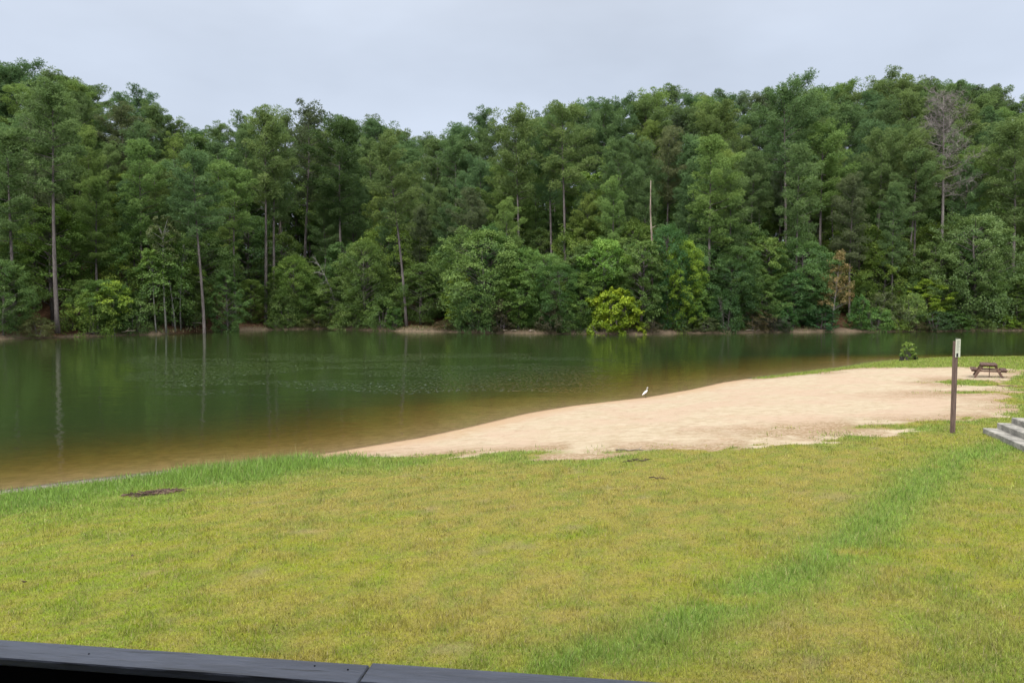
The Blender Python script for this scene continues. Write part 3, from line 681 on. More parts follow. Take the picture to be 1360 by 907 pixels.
# shoreline trees and bushes, one by one: px, t, half width px, top row, kind, proto, colour, name, label
Y1 = (.255, .345, .028); LG = (.185, .30, .05); YG = (.21, .31, .034); BL = (.148, .240, .066); DK = (.112, .192, .050); BR = (.10, .085, .045); MD = (.140, .235, .048); OL = (.105, .125, .045)
shore_list = [
 (6, 1.6, 34, 345, 'h', 0, DK, 'dark thicket overhanging the clay point'), (-30, 2.2, 34, 330, 'h', 2, DK, 'dark thicket beyond the clay point'),
 (50, 1.2, 22, 422, 'b', 1, OL, 'low olive weeds at the foot of the thick trunk'), (98, .9, 24, 418, 'b', 3, OL, 'low olive bush beside the thick trunk'),
 (122, .8, 34, 388, 'b', 1, (.16, .25, .045), 'rounded light green bush at the water edge'), (140, 2.4, 36, 372, 'h', 4, (.12, .21, .05), 'taller green bush behind the pale-stemmed one'),
 (178, 1.6, 26, 395, 'b', 0, BL, 'dark bluish bush right of the pale stem'), (242, .9, 11, 412, 'b', 2, BR, 'small brownish bush by the crooked trunk'),
 (250, 3, 28, 350, 'h', 1, MD, 'green tree between the white stems and the crooked trunk'), (300, 2.6, 26, 360, 'h', 3, DK, 'dark leafy tree left of the twin trunks'),
 (308, 1.3, 9, 415, 'b', 2, DK, 'tiny dark bush above the white driftwood'), (367, .9, 14, 416, 'b', 0, DK, 'small dark bush under the twin trunks'),
 (392, 3.2, 34, 340, 'h', 2, MD, 'spreading green tree right of the twin trunks'), (408, 2.0, 24, 372, 'h', 0, (.085, .155, .035), 'drooping light green tree right of the twin trunks'),
 (380, 2.2, 26, 385, 'b', 1, BL, 'bluish layered bush behind the red clay edge'), (425, .9, 26, 420, 'b', 3, OL, 'low weedy bush on the red clay edge'),
 (450, 1.6, 34, 368, 'h', 4, DK, 'dark overhanging tree under the dead grey sprays'), (485, 1.4, 40, 320, 'h', 2, DK, 'large dark tree left of the leaning trunk'),
 (508, .8, 26, 395, 'b', 0, DK, 'dark bush overhanging the water left of the leaning trunk'), (470, .8, 28, 398, 'b', 1, BL, 'grey green bush overhanging the water'),
 (524, 1.0, 12, 408, 'b', 2, (.075, .17, .04), 'small bright green bush at the leaning trunk'), (560, 5.5, 36, 350, 'h', 0, DK, 'dark tree in the hollow behind the leaning trunk'),
 (640, 2.6, 66, 305, 'h', 2, BL, 'broad bluish green shore tree'), (652, 4.5, 36, 300, 'h', 1, (.09, .175, .05), 'light topped tree behind the broad bluish shore tree'),
 (612, 1.4, 24, 362, 'y', 0, YG, 'yellow green sapling in front of the broad bluish tree'), (632, 1.0, 30, 385, 'b', 1, BL, 'bluish bush in front of the broad shore tree'),
 (666, 0.9, 20, 398, 'b', 2, BR, 'brownish bush at the waterline below the broad tree'), (690, 1.8, 28, 358, 'h', 3, MD, 'green tree closing the right side of the broad tree'),
 (595, 1.2, 20, 425, 'b', 3, BR, 'low brown scrub on the grassy bank'), (700, 4, 30, 330, 'h', 4, MD, 'green tree above the bare red hollow'),
 (742, 1.3, 34, 350, 'h', 2, (.060, .125, .030), 'dark layered shore tree with lighter upper sprays'), (735, .7, 22, 405, 'b', 0, BR, 'brown green bush overhanging the water'), (757, .8, 24, 396, 'b', 1, DK, 'dark bush left of the bright yellow bush'),
 (770, 2.2, 32, 362, 'h', 4, MD, 'green tree just left of the bright yellow bush'), (803, 3.0, 30, 318, 'l', 0, LG, 'light green tree with a pale forked stem above the yellow bush'),
 (775, 4.5, 30, 345, 'h', 0, (.08, .155, .045), 'light green tree left of the pale forked stem'),
 (818, .7, 33, 380, 'Y', 0, Y1, 'bright yellow green bush leaning over the water'),
 (852, 2.6, 36, 320, 'h', 1, DK, 'dark tree right of the bright yellow bush'), (886, 2.3, 36, 300, 'h', 2, (.060, .130, .034), 'tall green tree around the broken snag'),
 (905, 1.6, 34, 318, 'h', 4, YG, 'yellow green shore tree right of the snag'), (918, 2.0, 26, 365, 'h', 3, MD, 'green tree right of the yellow green shore tree'), (862, .8, 16, 425, 'b', 3, BR, 'low brown scrub right of the yellow bush'),
 (908, .7, 14, 425, 'b', 2, OL, 'small olive bush at the waterline'), (938, .8, 20, 420, 'b', 0, OL, 'olive brown bush at the waterline'), (962, 1.0, 28, 385, 'b', 1, (.055, .125, .038), 'green bush drooping to the water'), (972, 2.6, 36, 345, 'h', 2, (.05, .11, .036), 'drooping dark green tree of the thicket'),
 (1002, 1.0, 24, 410, 'b', 3, BR, 'grey brown scrub at the waterline'), (1010, 2.6, 34, 365, 'h', 0, DK, 'dark tree left of the tiered light green tree'), (1028, .7, 24, 418, 'b', 1, (.065, .06, .045), 'dark brown scrub below the tiered tree'),
 (1054, 2.0, 28, 362, 'h', 1, (.075, .145, .04), 'tiered light green shore tree'), (1040, 1.2, 18, 402, 'b', 0, (.075, .165, .04), 'bright green bush below the tiered tree'), (1090, 1.0, 22, 410, 'b', 2, (.05, .12, .04), 'green bush left of the orange dying tree'), (1080, 3.4, 28, 350, 'h', 4, DK, 'dark tree between the tiered tree and the orange one'),
 (1142, 1.0, 14, 392, 'b', 2, (.075, .17, .04), 'bright green upright bush right of the orange tree'), (1160, .8, 30, 408, 'b', 1, MD, 'green bush at the water right of the orange tree'), (1172, 2.0, 26, 388, 'b', 0, OL, 'olive bush behind the waterline bushes'), (1195, .7, 14, 424, 'b', 3, YG, 'small yellow green bush at the waterline'),
 (1208, 1.2, 26, 390, 'b', 1, BL, 'bluish rounded bush under the pair of dark trunks'), (1232, 2.4, 28, 370, 'h', 3, YG, 'yellow green small tree right of the pair of trunks'), (1215, .6, 22, 426, 'b', 3, BR, 'low brown bush at the waterline'), (1240, .7, 30, 412, 'b', 0, (.06, .115, .045), 'grey green bush at the waterline'),
 (1265, .8, 22, 412, 'b', 2, (.07, .15, .035), 'green bush with yellowish edge at the waterline'), (1290, 2.4, 56, 285, 'h', 2, (.125, .205, .070), 'big pale green shore tree with feathery sprays'), (1310, 1.4, 30, 360, 'h', 1, BL, 'bluish lower tree under the big pale tree'), (1296, .8, 20, 418, 'b', 1, BL, 'low bluish bush dipping to the water'),
 (1330, 1.0, 18, 418, 'b', 0, YG, 'yellowish bush at the end of the bank'), (1352, 1.6, 26, 370, 'h', 3, (.10, .165, .035), 'light green tree at the end of the bank'), (1356, .7, 16, 428, 'b', 2, YG, 'second low yellowish bush at the end of the bank'), (1390, 1.5, 34, 360, 'h', 0, MD, 'green tree past the end of the bank'),
]
YELLOW = hardwood(51, 3.0, 2.0, .0, 90, .15, 1.0, 5, M_BARK, 130, .95)
LIGHT = hardwood(52, 10.0, 2.8, .55, 70, .18, 1.0, 1, M_PALE, 150, 1.25)
SAPL = hardwood(53, 10.0, 2.6, .15, 60, .20, .9, 1, M_PALE, 120, 1.1)
for (px, t, hw, top, kind, i, col, lab) in shore_list:
    p = spot(px, t); H = max(h_for(p, top), .8); Wm = hw * p[1] / F
    if kind == 'h': pr, H0, W0 = HARDS[i], 10.0, (3.6, 3.1, 4.0, 2.7, 3.4)[i]
    elif kind == 'b': pr, H0, W0 = BUSHES[i], 3.2, (2.0, 2.5, 1.6, 2.2)[i]
    elif kind == 'Y': pr, H0, W0 = YELLOW, 3.0, 2.0
    elif kind == 'l': pr, H0, W0 = LIGHT, 10.0, 2.8
    else: pr, H0, W0 = SAPL, 10.0, 2.6
    w = Wm / W0; bush = kind in 'bY'
    if bush and H < 1.3: w *= .9
    if kind == 'Y': p = p - [0, 0, .35]; w *= 1.12
    place_tree('shore_bush' if bush else 'shore_tree', pr, p, (w, w, H / (H0 * .99)), rng.uniform(0, 6.28), lab, 'bush' if bush else 'tree', None, c_var(col, rng, .05), (0, 0), ('stems', 'foliage') if bush else ('trunk', 'crown'))

# pale stemmed sapling and slender white stems at the water
def sapling(px, t, top, hw, seed, cb, lab, col, H0=8.0, lean=0, nc=40, mat=None):
    p = spot(px, t); H = h_for(p, top); pr = hardwood(seed, H, hw * p[1] / F, cb, nc, .17, 1.0, 1, mat or M_PALE, 110, 1.3, True, .55)
    return place_tree('slender_tree', pr, p, 1, rng.uniform(0, 6.28), lab, 'tree', None, c_var(col, rng, .05), (0, lean))
sapling(153, .25, 372, 23, 61, .42, 'light green sapling with a pale leaning stem at the waterline', (.21, .33, .045), lean=math.radians(3))
sapling(207, .9, 330, 16, 62, .62, 'shorter slender white stem at the waterline', MD, lean=math.radians(4))
sapling(220, .8, 285, 20, 63, .60, 'tallest slender white stem at the waterline', OL)
sapling(232, 1.6, 310, 18, 64, .55, 'forked slender pale stem beside the crooked trunk', MD, lean=math.radians(5))

# orange dying tree
def conical(seed, H, W, cb):
    rng = np.random.default_rng(seed); tr = MB(); cr = MB(); C = []; R = []; V = []
    hs = np.linspace(0, H, 7); tr.tube(np.stack([.10 * H * (hs / H) ** 1.0, 0 * hs, hs], 1), np.linspace(.13, .03, 7), 6)
    for i in range(90):
        u = rng.uniform(0, 1) ** 1.2; h = H * (cb + (1 - cb) * u); r = W * (1 - u) ** .7 * rng.uniform(.2, 1.1) + .1; az = i * 2.4
        c = [math.cos(az) * r + .1 * h, math.sin(az) * r, h]; C.append(c); R.append(rng.uniform(.25, .5)); V.append(rng.uniform(.2, .8))
        if i % 2: tr.tube([[.1 * h, 0, h - .5 * r], c], [.03, .012], 4, False)
    leaf_sprays(cr, C, R, V, rng, 60, .17, .9, .2, .9)
    return tr.mesh('dying_tree_trunk', M_DEAD, True), cr.mesh('dying_tree_crown', M_LEAF)
p = spot(1104, .7); H = h_for(p, 335)
place_tree('dying_tree', conical(71, H, 2.6, .34), p, 1, 0, 'slim orange brown dying tree on the bare red bank', 'tree', None, (.27, .20, .08, 1), (0, 0))

# snag, dead grey pine, dead sprays
p = spot(868, 3.4); H = h_for(p, 240); mb = MB(); hs = np.linspace(0, 1, 12)
mb.tube(np.stack([-.35 * hs * 1.6 + .06 * np.sin(hs * 14), 0 * hs, hs * H], 1), (.22 - .17 * hs) * (1 + .16 * np.sin(hs * 33)), 8)
o = thing('dead_snag', p, 'tall broken bare snag of pale brown wood', 'dead tree'); mb.build('trunk', M_SNAG, o, True)
for k in range(7):
    h = H * rng.uniform(.35, .97); a = rng.uniform(0, 6.28); L = rng.uniform(.25, .9); q = np.array([-.56 * h / H, 0, h]); d = np.array([math.cos(a), math.sin(a) * .6, .4])
    mb = MB(); mb.tube([q, q + d * L * .6, q + d * L + [0, 0, .1]], [.05, .035, .01], 5, False); mb.build('broken_limb', M_SNAG, o)

def bare_tree(seed, H, cb, W, tw=3):
    rng = np.random.default_rng(seed); tr = MB(); br = MB(); hs = np.linspace(0, H, 10)
    tr.tube(np.stack([.2 * np.sin(hs / H * 4), 0 * hs, hs], 1), .010 * H * (1 - .85 * hs / H), 7)
    for i in range(44):
        u = (i / 43) ; h = H * (cb + (1 - cb) * u) - .2; az = i * 2.4 + rng.uniform(-.4, .4); L = W * (1.05 - .75 * u ** 1.6) * rng.uniform(.6, 1.2)
        hz = np.array([math.cos(az), math.sin(az), 0]); f = np.linspace(0, 1, 6); w = rng.normal(size=(6, 3)) * .12; w[0] = 0
        q = np.array([.2 * math.sin(h / H * 4), 0, h]) + hz * L * f[:, None] + np.array([0, 0, 1]) * (L * (.25 + .4 * u) * f ** 1.4)[:, None] + w
        br.tube(q, np.linspace(.055, .014, 6), 4, False)
        for j in range(1, 6):
            for s in range(tw):
                d = unit(hz * .6 + rng.normal(size=3) * .7 + [0, 0, .35]); l2 = rng.uniform(.5, 1.4); a = q[j]; b = a + d * l2 * .5; c = a + d * l2 + rng.normal(size=3) * .12
                br.tube([a, b, c], [.020, .014, .008], 3, False)
                for s2 in range(3):
                    d2 = unit(d + rng.normal(size=3) * .6); br.tube([b, b + d2 * rng.uniform(.3, .8)], [.012, .007], 3, False)
    return tr, br
p = spot(1246, 10.5); H = h_for(p, 128); placed_dead = p; tr, br = bare_tree(81, H, .55, 4.9, 6)
o = thing('dead_pine', p, 'tall dead grey pine with fine bare branches', 'dead tree'); tr.build('trunk', M_DEAD, o, True); br.build('bare_branches', M_DEAD, o)
def spray(px, t, top, leanx, lab, seed):
    p = spot(px, t); H = h_for(p, top); rng = np.random.default_rng(seed); tr = MB(); br = MB(); f = np.linspace(0, 1, 8)
    q = np.stack([leanx * f ** 1.8, -1.2 * f, H * f - .2], 1); tr.tube(q, np.linspace(.10, .02, 8), 5)
    for j in range(3, 8):
        for s in range(4):
            a = q[j]; d = unit(np.array([leanx * .4, -.5, .7]) + rng.normal(size=3) * .5); L = rng.uniform(.9, 2.2)
            b = a + d * L * .5 + [0, 0, .1]; c = a + d * L + [0, 0, -.25]; br.tube([a, b, c], [.03, .02, .009], 4, False)
            for k in range(3): e = b + unit(d + rng.normal(size=3) * .6) * rng.uniform(.4, .9); br.tube([b, e], [.014, .007], 3, False)
    o = thing('dead_tree', p, lab, 'dead tree'); tr.build('trunk', M_PALE, o, True); br.build('bare_branches', M_PALE, o)
spray(452, 1.2, 352, -2.4, 'dead grey leaning branches arching over the dark thicket', 91)
spray(240, 1.6, 338, 1.0, 'dead pale forked branches left of the crooked trunk', 92)
spray(436, 2.0, 385, 1.8, 'short dead grey sprays beside the red clay edge', 93)

# driftwood and logs on the far bank
def log(px, py, dx, dz, r, lab, mat=M_DRIFT, forks=1, seed=0):
    p = P(px, py); t = max(.35, 0.0); Y = float(far_y(np.array([p[0]]))[0]) + t + .2; x = (px - 680) / F * Y
    rng = np.random.default_rng(seed); b = np.array([x, Y, gz(x, Y) + r * .6]); f = np.linspace(0, 1, 7)
    q = np.stack([dx * f, .25 * np.sin(f * 4 + seed), dz * f ** 1.6 + .06 * np.sin(f * 9 + seed)], 1)
    o = thing('driftwood_log', b, lab, 'driftwood'); mb = MB(); mb.tube(q, np.linspace(r, r * .45, 7), 7); mb.build('log', mat, o, True)
    for k in range(forks):
        i = int(rng.integers(2, 6)); a = q[i]; d = np.array([dx * rng.uniform(.15, .35), rng.uniform(-.3, .3), rng.uniform(.15, .45)])
        mb = MB(); mb.tube([a, a + d * .6, a + d], [r * .5, r * .35, r * .15], 5); mb.build('branch_stub', mat, o, True)
log(289, 437, 1.5, .75, .11, 'pale forked driftwood branch left of the twin trunks', forks=2, seed=1)
log(197, 442, .9, .45, .09, 'pale driftwood stick beside the white stems', seed=2)
log(330, 434, 2.4, -.15, .14, 'fallen reddish log on the clay bank under the twin trunks', M_SNAG, 1, 4)
log(432, 436, 2.2, .6, .08, 'grey stick poking up from the water edge', forks=1, seed=5)
log(703, 440, 1.6, -.2, .13, 'fallen pale log in the bare red hollow', M_SNAG, 1, 6)
log(668, 444, 1.7, .05, .10, 'pale log lying along the waterline of the hollow', forks=0, seed=7)
log(1010, 442, -2.0, .05, .09, 'pale stick along the waterline by the grey brown scrub', forks=0, seed=8)
log(160, 446, 1.6, .2, .07, 'thin grey stick at the pale stem', forks=1, seed=9)
p = spot(784, .6); o = thing('root_stump', p, 'grey upturned root stump left of the bright yellow bush', 'stump')
mb = MB(); mb.tube([[0, 0, -.1], [.05, 0, .5], [.25, 0, 1.0]], [.42, .30, .22], 8); mb.build('stump', M_DEAD, o, True)
mb = MB()
for k in range(16):
    a = rng.uniform(0, 6.28); q = np.array([.2 * rng.uniform(-1, 1), 0, rng.uniform(.2, 1.0)]); d = np.array([math.cos(a), math.sin(a), rng.uniform(-.6, .3)]) * rng.uniform(.5, 1.2); mb.tube([q, q + d * .5, q + d + [0, 0, -.2]], [.06, .04, .012], 5, False)
mb.build('roots', M_DEAD, o)

# ------------------------------------------------------------------ peninsula shrub
p = G(1206, 478.5); p[2] = gz(p[0], p[1])
o = thing('lakeside_shrub', p, 'small leafy shrub sprouting between dark stumps on the grassy point', 'shrub')
pr = hardwood(55, 1.15, .50, .1, 40, .11, .8, 6, M_BARK, 34, 1.0)
link('stems', pr[0], o); c = link('foliage', pr[1], o); c.color = (.17, .25, .05, 1)
for sx, r_, h_, lab in ((-.46, .13, .28, 'charred dark stump at the shrub, the taller one'), (.42, .12, .22, 'charred dark stump at the shrub, the lower one')):
    mb = MB(); mb.tube([[0, 0, -.05], [.01, 0, h_ * .6], [0, 0, h_]], [r_ * 1.15, r_, r_ * .9], 9)
    s = tag(mb.build('tree_stump', mat_plain('charred_wood', (.03, .026, .022), .9, .1, 9, .5, .7), None), lab, 'stump'); s.location = (p[0] + sx, p[1] - .1, gz(p[0] + sx, p[1] - .1))

# ------------------------------------------------------------------ sign post
M_POST = mat_plain('post_wood', (0.125, 0.085, 0.070), .85, .15, 5, .45, .6, (6, 6, .5), .008)
p = G(1265, 575); Yp = p[1]; top = at_depth(1269.3, 452, Yp); Hs = top[2] - p[2]; lean = (top[0] - p[0])
o = thing('sign_post', p, 'weathered brown wooden post with a pale notice plate at its top', 'sign')
mb = MB(); Rl = roty(math.atan2(lean, Hs)) @ rotz(.35); mb.box(np.array([lean / 2, 0, Hs / 2 - .1]) @ np.eye(3), (.088, .088, Hs + .16), Rl, .008); mb.build('post', M_POST, o)
M_PLATE = mat_plain('notice_plate', (0.48, 0.48, 0.38), .5, .4, 10, .12, .1)
Rs = roty(math.atan2(lean, Hs)) @ rotz(.35); c0 = np.array([lean * .92, 0, Hs - .20])
pl = MB(); pl.box(c0 + Rs @ np.array([.012, -.058, .015]), (.150, .012, .43), Rs, .004); plate = pl.build('notice_plate', M_PLATE, o)
M_INK = mat_plain('notice_ink', (.10, .10, .09), .7, .2, 20, .3, .1)
ik = MB()
for k in range(9):
    w = (.095, .08, .1, .07, .09, .1, .06, .09, .075)[k]
    ik.box(c0 + Rs @ np.array([.010 + (w - .1) / 2, -.0655, .185 - k * .028]), (w, .003, .0065), Rs)
ik.build('printed_lines', M_INK, plate)
ik = MB(); ik.box(c0 + Rs @ np.array([-.012, -.0662, -.145]), (.062, .004, .088), Rs, .001); ik.build('black_panel', mat_plain('black_ink', (.012, .012, .012), .6, .3), plate)
ik = MB(); ik.tube([c0 + Rs @ np.array(q) for q in ([-.075, -.05, .225], [-.05, -.05, .245], [-.005, -.05, .252], [.03, -.05, .24], [.05, -.05, .226])], .006, 5); ik.build('hanging_wire', M_INK, plate, True)

# ------------------------------------------------------------------ picnic table (seen from its end)
M_TABLE = mat_plain('table_wood', (0.085, 0.045, 0.032), .75, .25, 4, .5, .5, (4, .5, 4), .008)
M_TLEG = mat_plain('table_leg_wood', (0.125, 0.075, 0.055), .8, .2, 4, .4, .5, (2, 2, 2), .008)
p = G(1313.5, 502); Lt = 1.75; rz = math.radians(-29)
o = thing('picnic_table', p, 'weathered brown wooden picnic table with attached benches on the sand', 'picnic table', None, rz); o.scale = (.82, .82, .76)
def planks(name, x0, x1, n, z, th, y0=0, y1=Lt):
    mb = MB(); w = (x1 - x0) / n
    for k in range(n): mb.box([x0 + w * (k + .5), (y0 + y1) / 2, z], (w - .008, y1 - y0, th), None, .006)
    return mb.build(name, M_TABLE, o)
planks('tabletop', -.37, .37, 5, .70, .045)
planks('bench', -.80, -.52, 2, .42, .045); planks('bench', .52, .80, 2, .42, .045)
mbz = MB()
for yy_ in (.16, Lt - .16): mbz.box([0, yy_, .655], (.70, .045, .085), None, .005)
mbz.build('top_batten', M_TLEG, o)
for yy_ in (.205, Lt - .205):
    mb = MB(); mb.box([0, yy_, .355], (1.54, .045, .09), None, .005); mb.build('seat_beam', M_TLEG, o)
for yy_ in (.155, Lt - .155):
    for sx in (-1, 1):
        mb = MB(); a = np.array([sx * .27, yy_, .665]); b = np.array([sx * .62, yy_, -.02]); d = a - b; L = np.linalg.norm(d)
        mb.box((a + b) / 2, (.10, .045, L), roty(math.atan2(d[0], d[2])), .005); mb.build('leg', M_TLEG, o)
for sx, yy_ in ((0.02, .25), (.10, Lt - .25)):
    mb = MB(); mb.tube([[sx, yy_, .66], [sx - .01, yy_ + .02, -.02]], .013, 6); mb.build('centre_brace', M_TLEG, o)

# ------------------------------------------------------------------ concrete steps at the edge
M_CONC = mat_plain('step_concrete', (0.235, 0.22, 0.19), .9, .2, 4.5, .5, .5, (1, 1, 1), .01)
p0 = G(1305, 575.5); p1 = G(1363, 601.5); e = p1[:2] - p0[:2]; Le = np.linalg.norm(e); e /= Le; ang = math.atan2(e[1], e[0])
o = thing('concrete_steps', (p0[0], p0[1], p0[2]), 'weathered grey concrete steps climbing from the lawn', 'steps', None, ang)
ris, trd, wid = .135, .30, 2.6
for k in range(4):
    mb = MB(); dpt = trd * (4 - k) + .1
    mb.box([wid / 2 + .0 * k, trd * k + dpt / 2, ris * k + ris / 2 - .05 * (k == 0) - .02], (wid, dpt, ris + .04 + .1 * (k == 0)), None, .012); mb.build('step', M_CONC, o)

# ------------------------------------------------------------------ egret
M_FEATH = mat_plain('white_feathers', (.72, .71, .68), .8, .2, 20, .08, .3)
M_BILL = mat_plain('dark_bill', (.05, .045, .04), .5, .3)
M_LEGS = mat_plain('egret_leg', (.10, .075, .05), .6, .3)
p = G(857.5, 527.8)
o = thing('egret', p, 'white egret standing at the edge of the beach', 'bird'); o.scale = (.9, .9, .9)
sp_ = np.array([[-.150, 0, .135], [-.115, 0, .165], [-.07, 0, .205], [-.02, 0, .25], [.025, 0, .292], [.055, 0, .325], [.066, 0, .36], [.058, 0, .395], [.05, 0, .425], [.055, 0, .45], [.075, 0, .465], [.10, 0, .462], [.118, 0, .455]])
sr_ = np.array([.010, .026, .046, .055, .048, .032, .021, .0165, .015, .0165, .020, .017, .008])
mb = MB(); mb.tube(sp_, sr_, 12); b = mb.build('body', M_FEATH, o, True)
md = b.modifiers.new('sub', 'SUBSURF'); md.levels = 1; md.render_levels = 2
mb = MB(); mb.tube([[.113, 0, .456], [.15, 0, .449], [.185, 0, .441]], [.0075, .005, .0015], 6); mb.build('bill', M_BILL, o, True)
for sy in (-.018, .018):
    mb = MB(); mb.tube([[.0, sy, .215], [.012, sy, .15], [.0, sy, .10], [.008, sy, .005]], [.012, .008, .007, .0055], 6)
    for a in (-.5, 0, .5, PI): mb.tube([[.008, sy, .006], [.008 + .045 * math.cos(a), sy + .045 * math.sin(a), .004]], [.0045, .002], 4)
    mb.build('leg', M_LEGS, o, True)
for sy in (-1, 1):
    mb = MB(); mb.tube([[-.165, sy * .018, .125], [-.11, sy * .040, .17], [-.04, sy * .050, .235], [.01, sy * .042, .27]], [.006, .022, .030, .012], 8); mb.build('wing', M_FEATH, o, True)
for sy in (-1, 1):
    mb = MB(); mb.tube([[.088, sy * .0165, .468], [.088, sy * .020, .468]], [.0035, .0025], 6); mb.build('eye', M_BILL, o)

# ------------------------------------------------------------------ debris on lawn and beach
def sticks(px, py, n, L, Wd, ang, lab, seed, mats, r=(.006, .016)):
    rng = np.random.default_rng(seed); c = G(px, py); o = thing('brush_debris', c, lab, 'debris'); mbs = [MB() for _ in mats]
    for k in range(n):
        u = rng.normal() * L * .4; v = rng.normal() * Wd * .4; x = c[0] + u * math.cos(ang) - v * math.sin(ang); y = c[1] + u * math.sin(ang) + v * math.cos(ang)
        a = ang + rng.normal() * .7; l = rng.uniform(.06, .32); z = gz(x, y) + rng.uniform(.0, .035); rr = rng.uniform(*r)
        d = np.array([math.cos(a), math.sin(a), rng.uniform(-.15, .25)]) * l; b = np.array([x, y, z]) - c
        mbs[k % len(mats)].tube([b - d / 2, b + rng.normal(size=3) * .015, b + d / 2], [rr, rr, rr * .5], 5)
    for mbk, (nm, mt) in zip(mbs, mats): mbk.build(nm, mt, o)
M_TWIG = mat_plain('dark_twig', (.075, .052, .040), .9, .1, 8, .5)
M_TWIG2 = mat_plain('red_twig', (.115, .072, .055), .9, .1, 8, .5)
sticks(208, 655, 150, .52, .24, math.atan2(.5, .9), 'heap of dark driftwood twigs on the green bank', 3, (('twigs', M_TWIG), ('reddish_twigs', M_TWIG2)))
sticks(845, 612, 10, .5, .12, .1, 'few dark twigs where the sand meets the lawn', 5, (('twigs', M_TWIG),), (.005, .01))
def branch(px, py, L, ang, lab, seed, mat, r=.016):
    rng = np.random.default_rng(seed); c = G(px, py); f = np.linspace(0, 1, 7); q = np.stack([L * f * math.cos(ang) + .04 * np.sin(f * 7), L * f * math.sin(ang) + .03 * np.sin(f * 5 + 1), .02 + .03 * np.sin(f * 6 + seed) ** 2], 1)
    o = thing('fallen_branch', c, lab, 'branch'); mb = MB(); mb.tube(q, np.linspace(r, r * .5, 7), 6); mb.build('stick', mat, o, True)
    mb = MB()
    for k in (2, 4): a = ang + rng.choice([-.8, .8]); mb.tube([q[k], q[k] + [L * .2 * math.cos(a), L * .2 * math.sin(a), .05]], [r * .5, r * .25], 4)
    mb.build('side_twigs', mat, o)
branch(818, 600, .85, .15, 'brown fallen branch lying on the sand by the grass edge', 1, M_SNAG, .022)
branch(1324, 513, 1.0, -.5, 'thin reddish branch on the sand in front of the picnic table', 2, M_TWIG2)
branch(862, 637, .35, .05, 'short dark stick lying on a bare patch of lawn', 4, M_TWIG, .012)
# dark stones and clods on the lawn
for px, py, s, lab in ((176, 738, .02, 'small dark clod on the left of the lawn'), (32, 773, .026, 'larger dark clod low on the lawn'), (173, 685, .018, 'small dark clod near the twig heap'), (368, 830, .012, 'tiny dark clod near the railing'), (1040, 748, .016, 'tiny dark clod beside the lush grass strip')):
    c = G(px, py); r2 = np.random.default_rng(int(px)); mb = MB()
    pr = r2.normal(size=(14, 3)); bmv = unit(pr) * s * r2.uniform(.7, 1.2, (14, 1)) * [1, 1, .7]
    import bmesh
    bm = bmesh.new(); [bm.verts.new(q) for q in bmv]; bmesh.ops.convex_hull(bm, input=bm.verts); bmv_me = bpy.data.meshes.new('dirt_clod'); bm.to_mesh(bmv_me); bm.free(); bmv_me.materials.append(M_TWIG)
    s_ = tag(link('dirt_clod', bmv_me), lab, 'dirt clod'); s_.location = (c[0], c[1], c[2] + s * .4)

# ------------------------------------------------------------------ deck railing in front of the camera
M_RAIL = mat_plain('dark_rail_paint', (0.095, 0.104, 0.140), .34, .5, 3, .35, .35, (1.0, 6, 6), .004)
m_ = M_RAIL.node_tree; N_ = {n.bl_idname: n for n in m_.nodes}; pb_ = N_['ShaderNodeBsdfPrincipled']; src_ = pb_.inputs['Base Color'].links[0].from_socket
tcr = N_['ShaderNodeTexCoord']; mpr = m_.nodes.new('ShaderNodeMapping'); mpr.inputs['Scale'].default_value = (2.2, 38, 38); m_.links.new(tcr.outputs['Object'], mpr.inputs[0])
nzr = m_.nodes.new('ShaderNodeTexNoise'); nzr.inputs['Scale'].default_value = 1.6; nzr.inputs['Detail'].default_value = 6; m_.links.new(mpr.outputs[0], nzr.inputs['Vector'])
rr_ = m_.nodes.new('ShaderNodeMapRange'); m_.links.new(nzr.outputs[0], rr_.inputs[0])
for i_, v_ in ((1, .60), (2, .66), (3, 0), (4, .85)): rr_.inputs[i_].default_value = v_
mxr = m_.nodes.new('ShaderNodeMix'); mxr.data_type = 'RGBA'; m_.links.new(rr_.outputs[0], mxr.inputs[0]); m_.links.new(src_, mxr.inputs[6]); mxr.inputs[7].default_value = (.006, .006, .007, 1); m_.links.new(mxr.outputs[2], pb_.inputs['Base Color'])
M_RAILF = mat_plain('shaded_rail_paint', (0.004, 0.004, 0.005), 1.0, .03, 3, .3, .2)  # same rail paint, near black: shade of the inner face put into the colour
ZR = 3.2
A0 = P(0, 848.5, ZR); A1 = P(862, 907.5, ZR); ed = (A1 - A0)[:2]; ed /= np.linalg.norm(ed); ra = math.atan2(ed[1], ed[0]); Rr = rotz(ra)
nr_ = np.array([ed[1], -ed[0]])          # towards the camera
o = thing('deck_railing', (A0[0], A0[1], 0), 'dark painted wooden deck railing across the bottom of the view', 'railing', None, ra)
B0 = P(0, 873.5, ZR); wr = abs(np.dot((B0 - A0)[:2], nr_)); wr = max(.06, min(.16, wr)); print('rail width', wr)
S = P(491, 882, ZR); ls = float(np.dot((S - A0)[:2], ed))
mb = MB(); mb.box([(ls - 1.6) / 2, -wr / 2, ZR - .009], (ls + 1.6, wr, .018), None, .003); mb.build('cap_board', M_RAIL, o)
mb = MB(); mb.box([ls + .004 + 1.6, -wr / 2 + .004, ZR - .006], (3.2, wr + .002, .018), None, .003); mb.build('cap_board', M_RAIL, o)
mb = MB(); mb.box([1.0, -wr + .023, ZR - .085], (5.2, .04, .130), None, .004); mb.build('rail_board', M_RAILF, o)
mb = MB(); mb.box([1.0, -wr + .024, ZR - .80], (5.2, .04, .09), None, .004); mb.build('bottom_rail', M_RAILF, o)
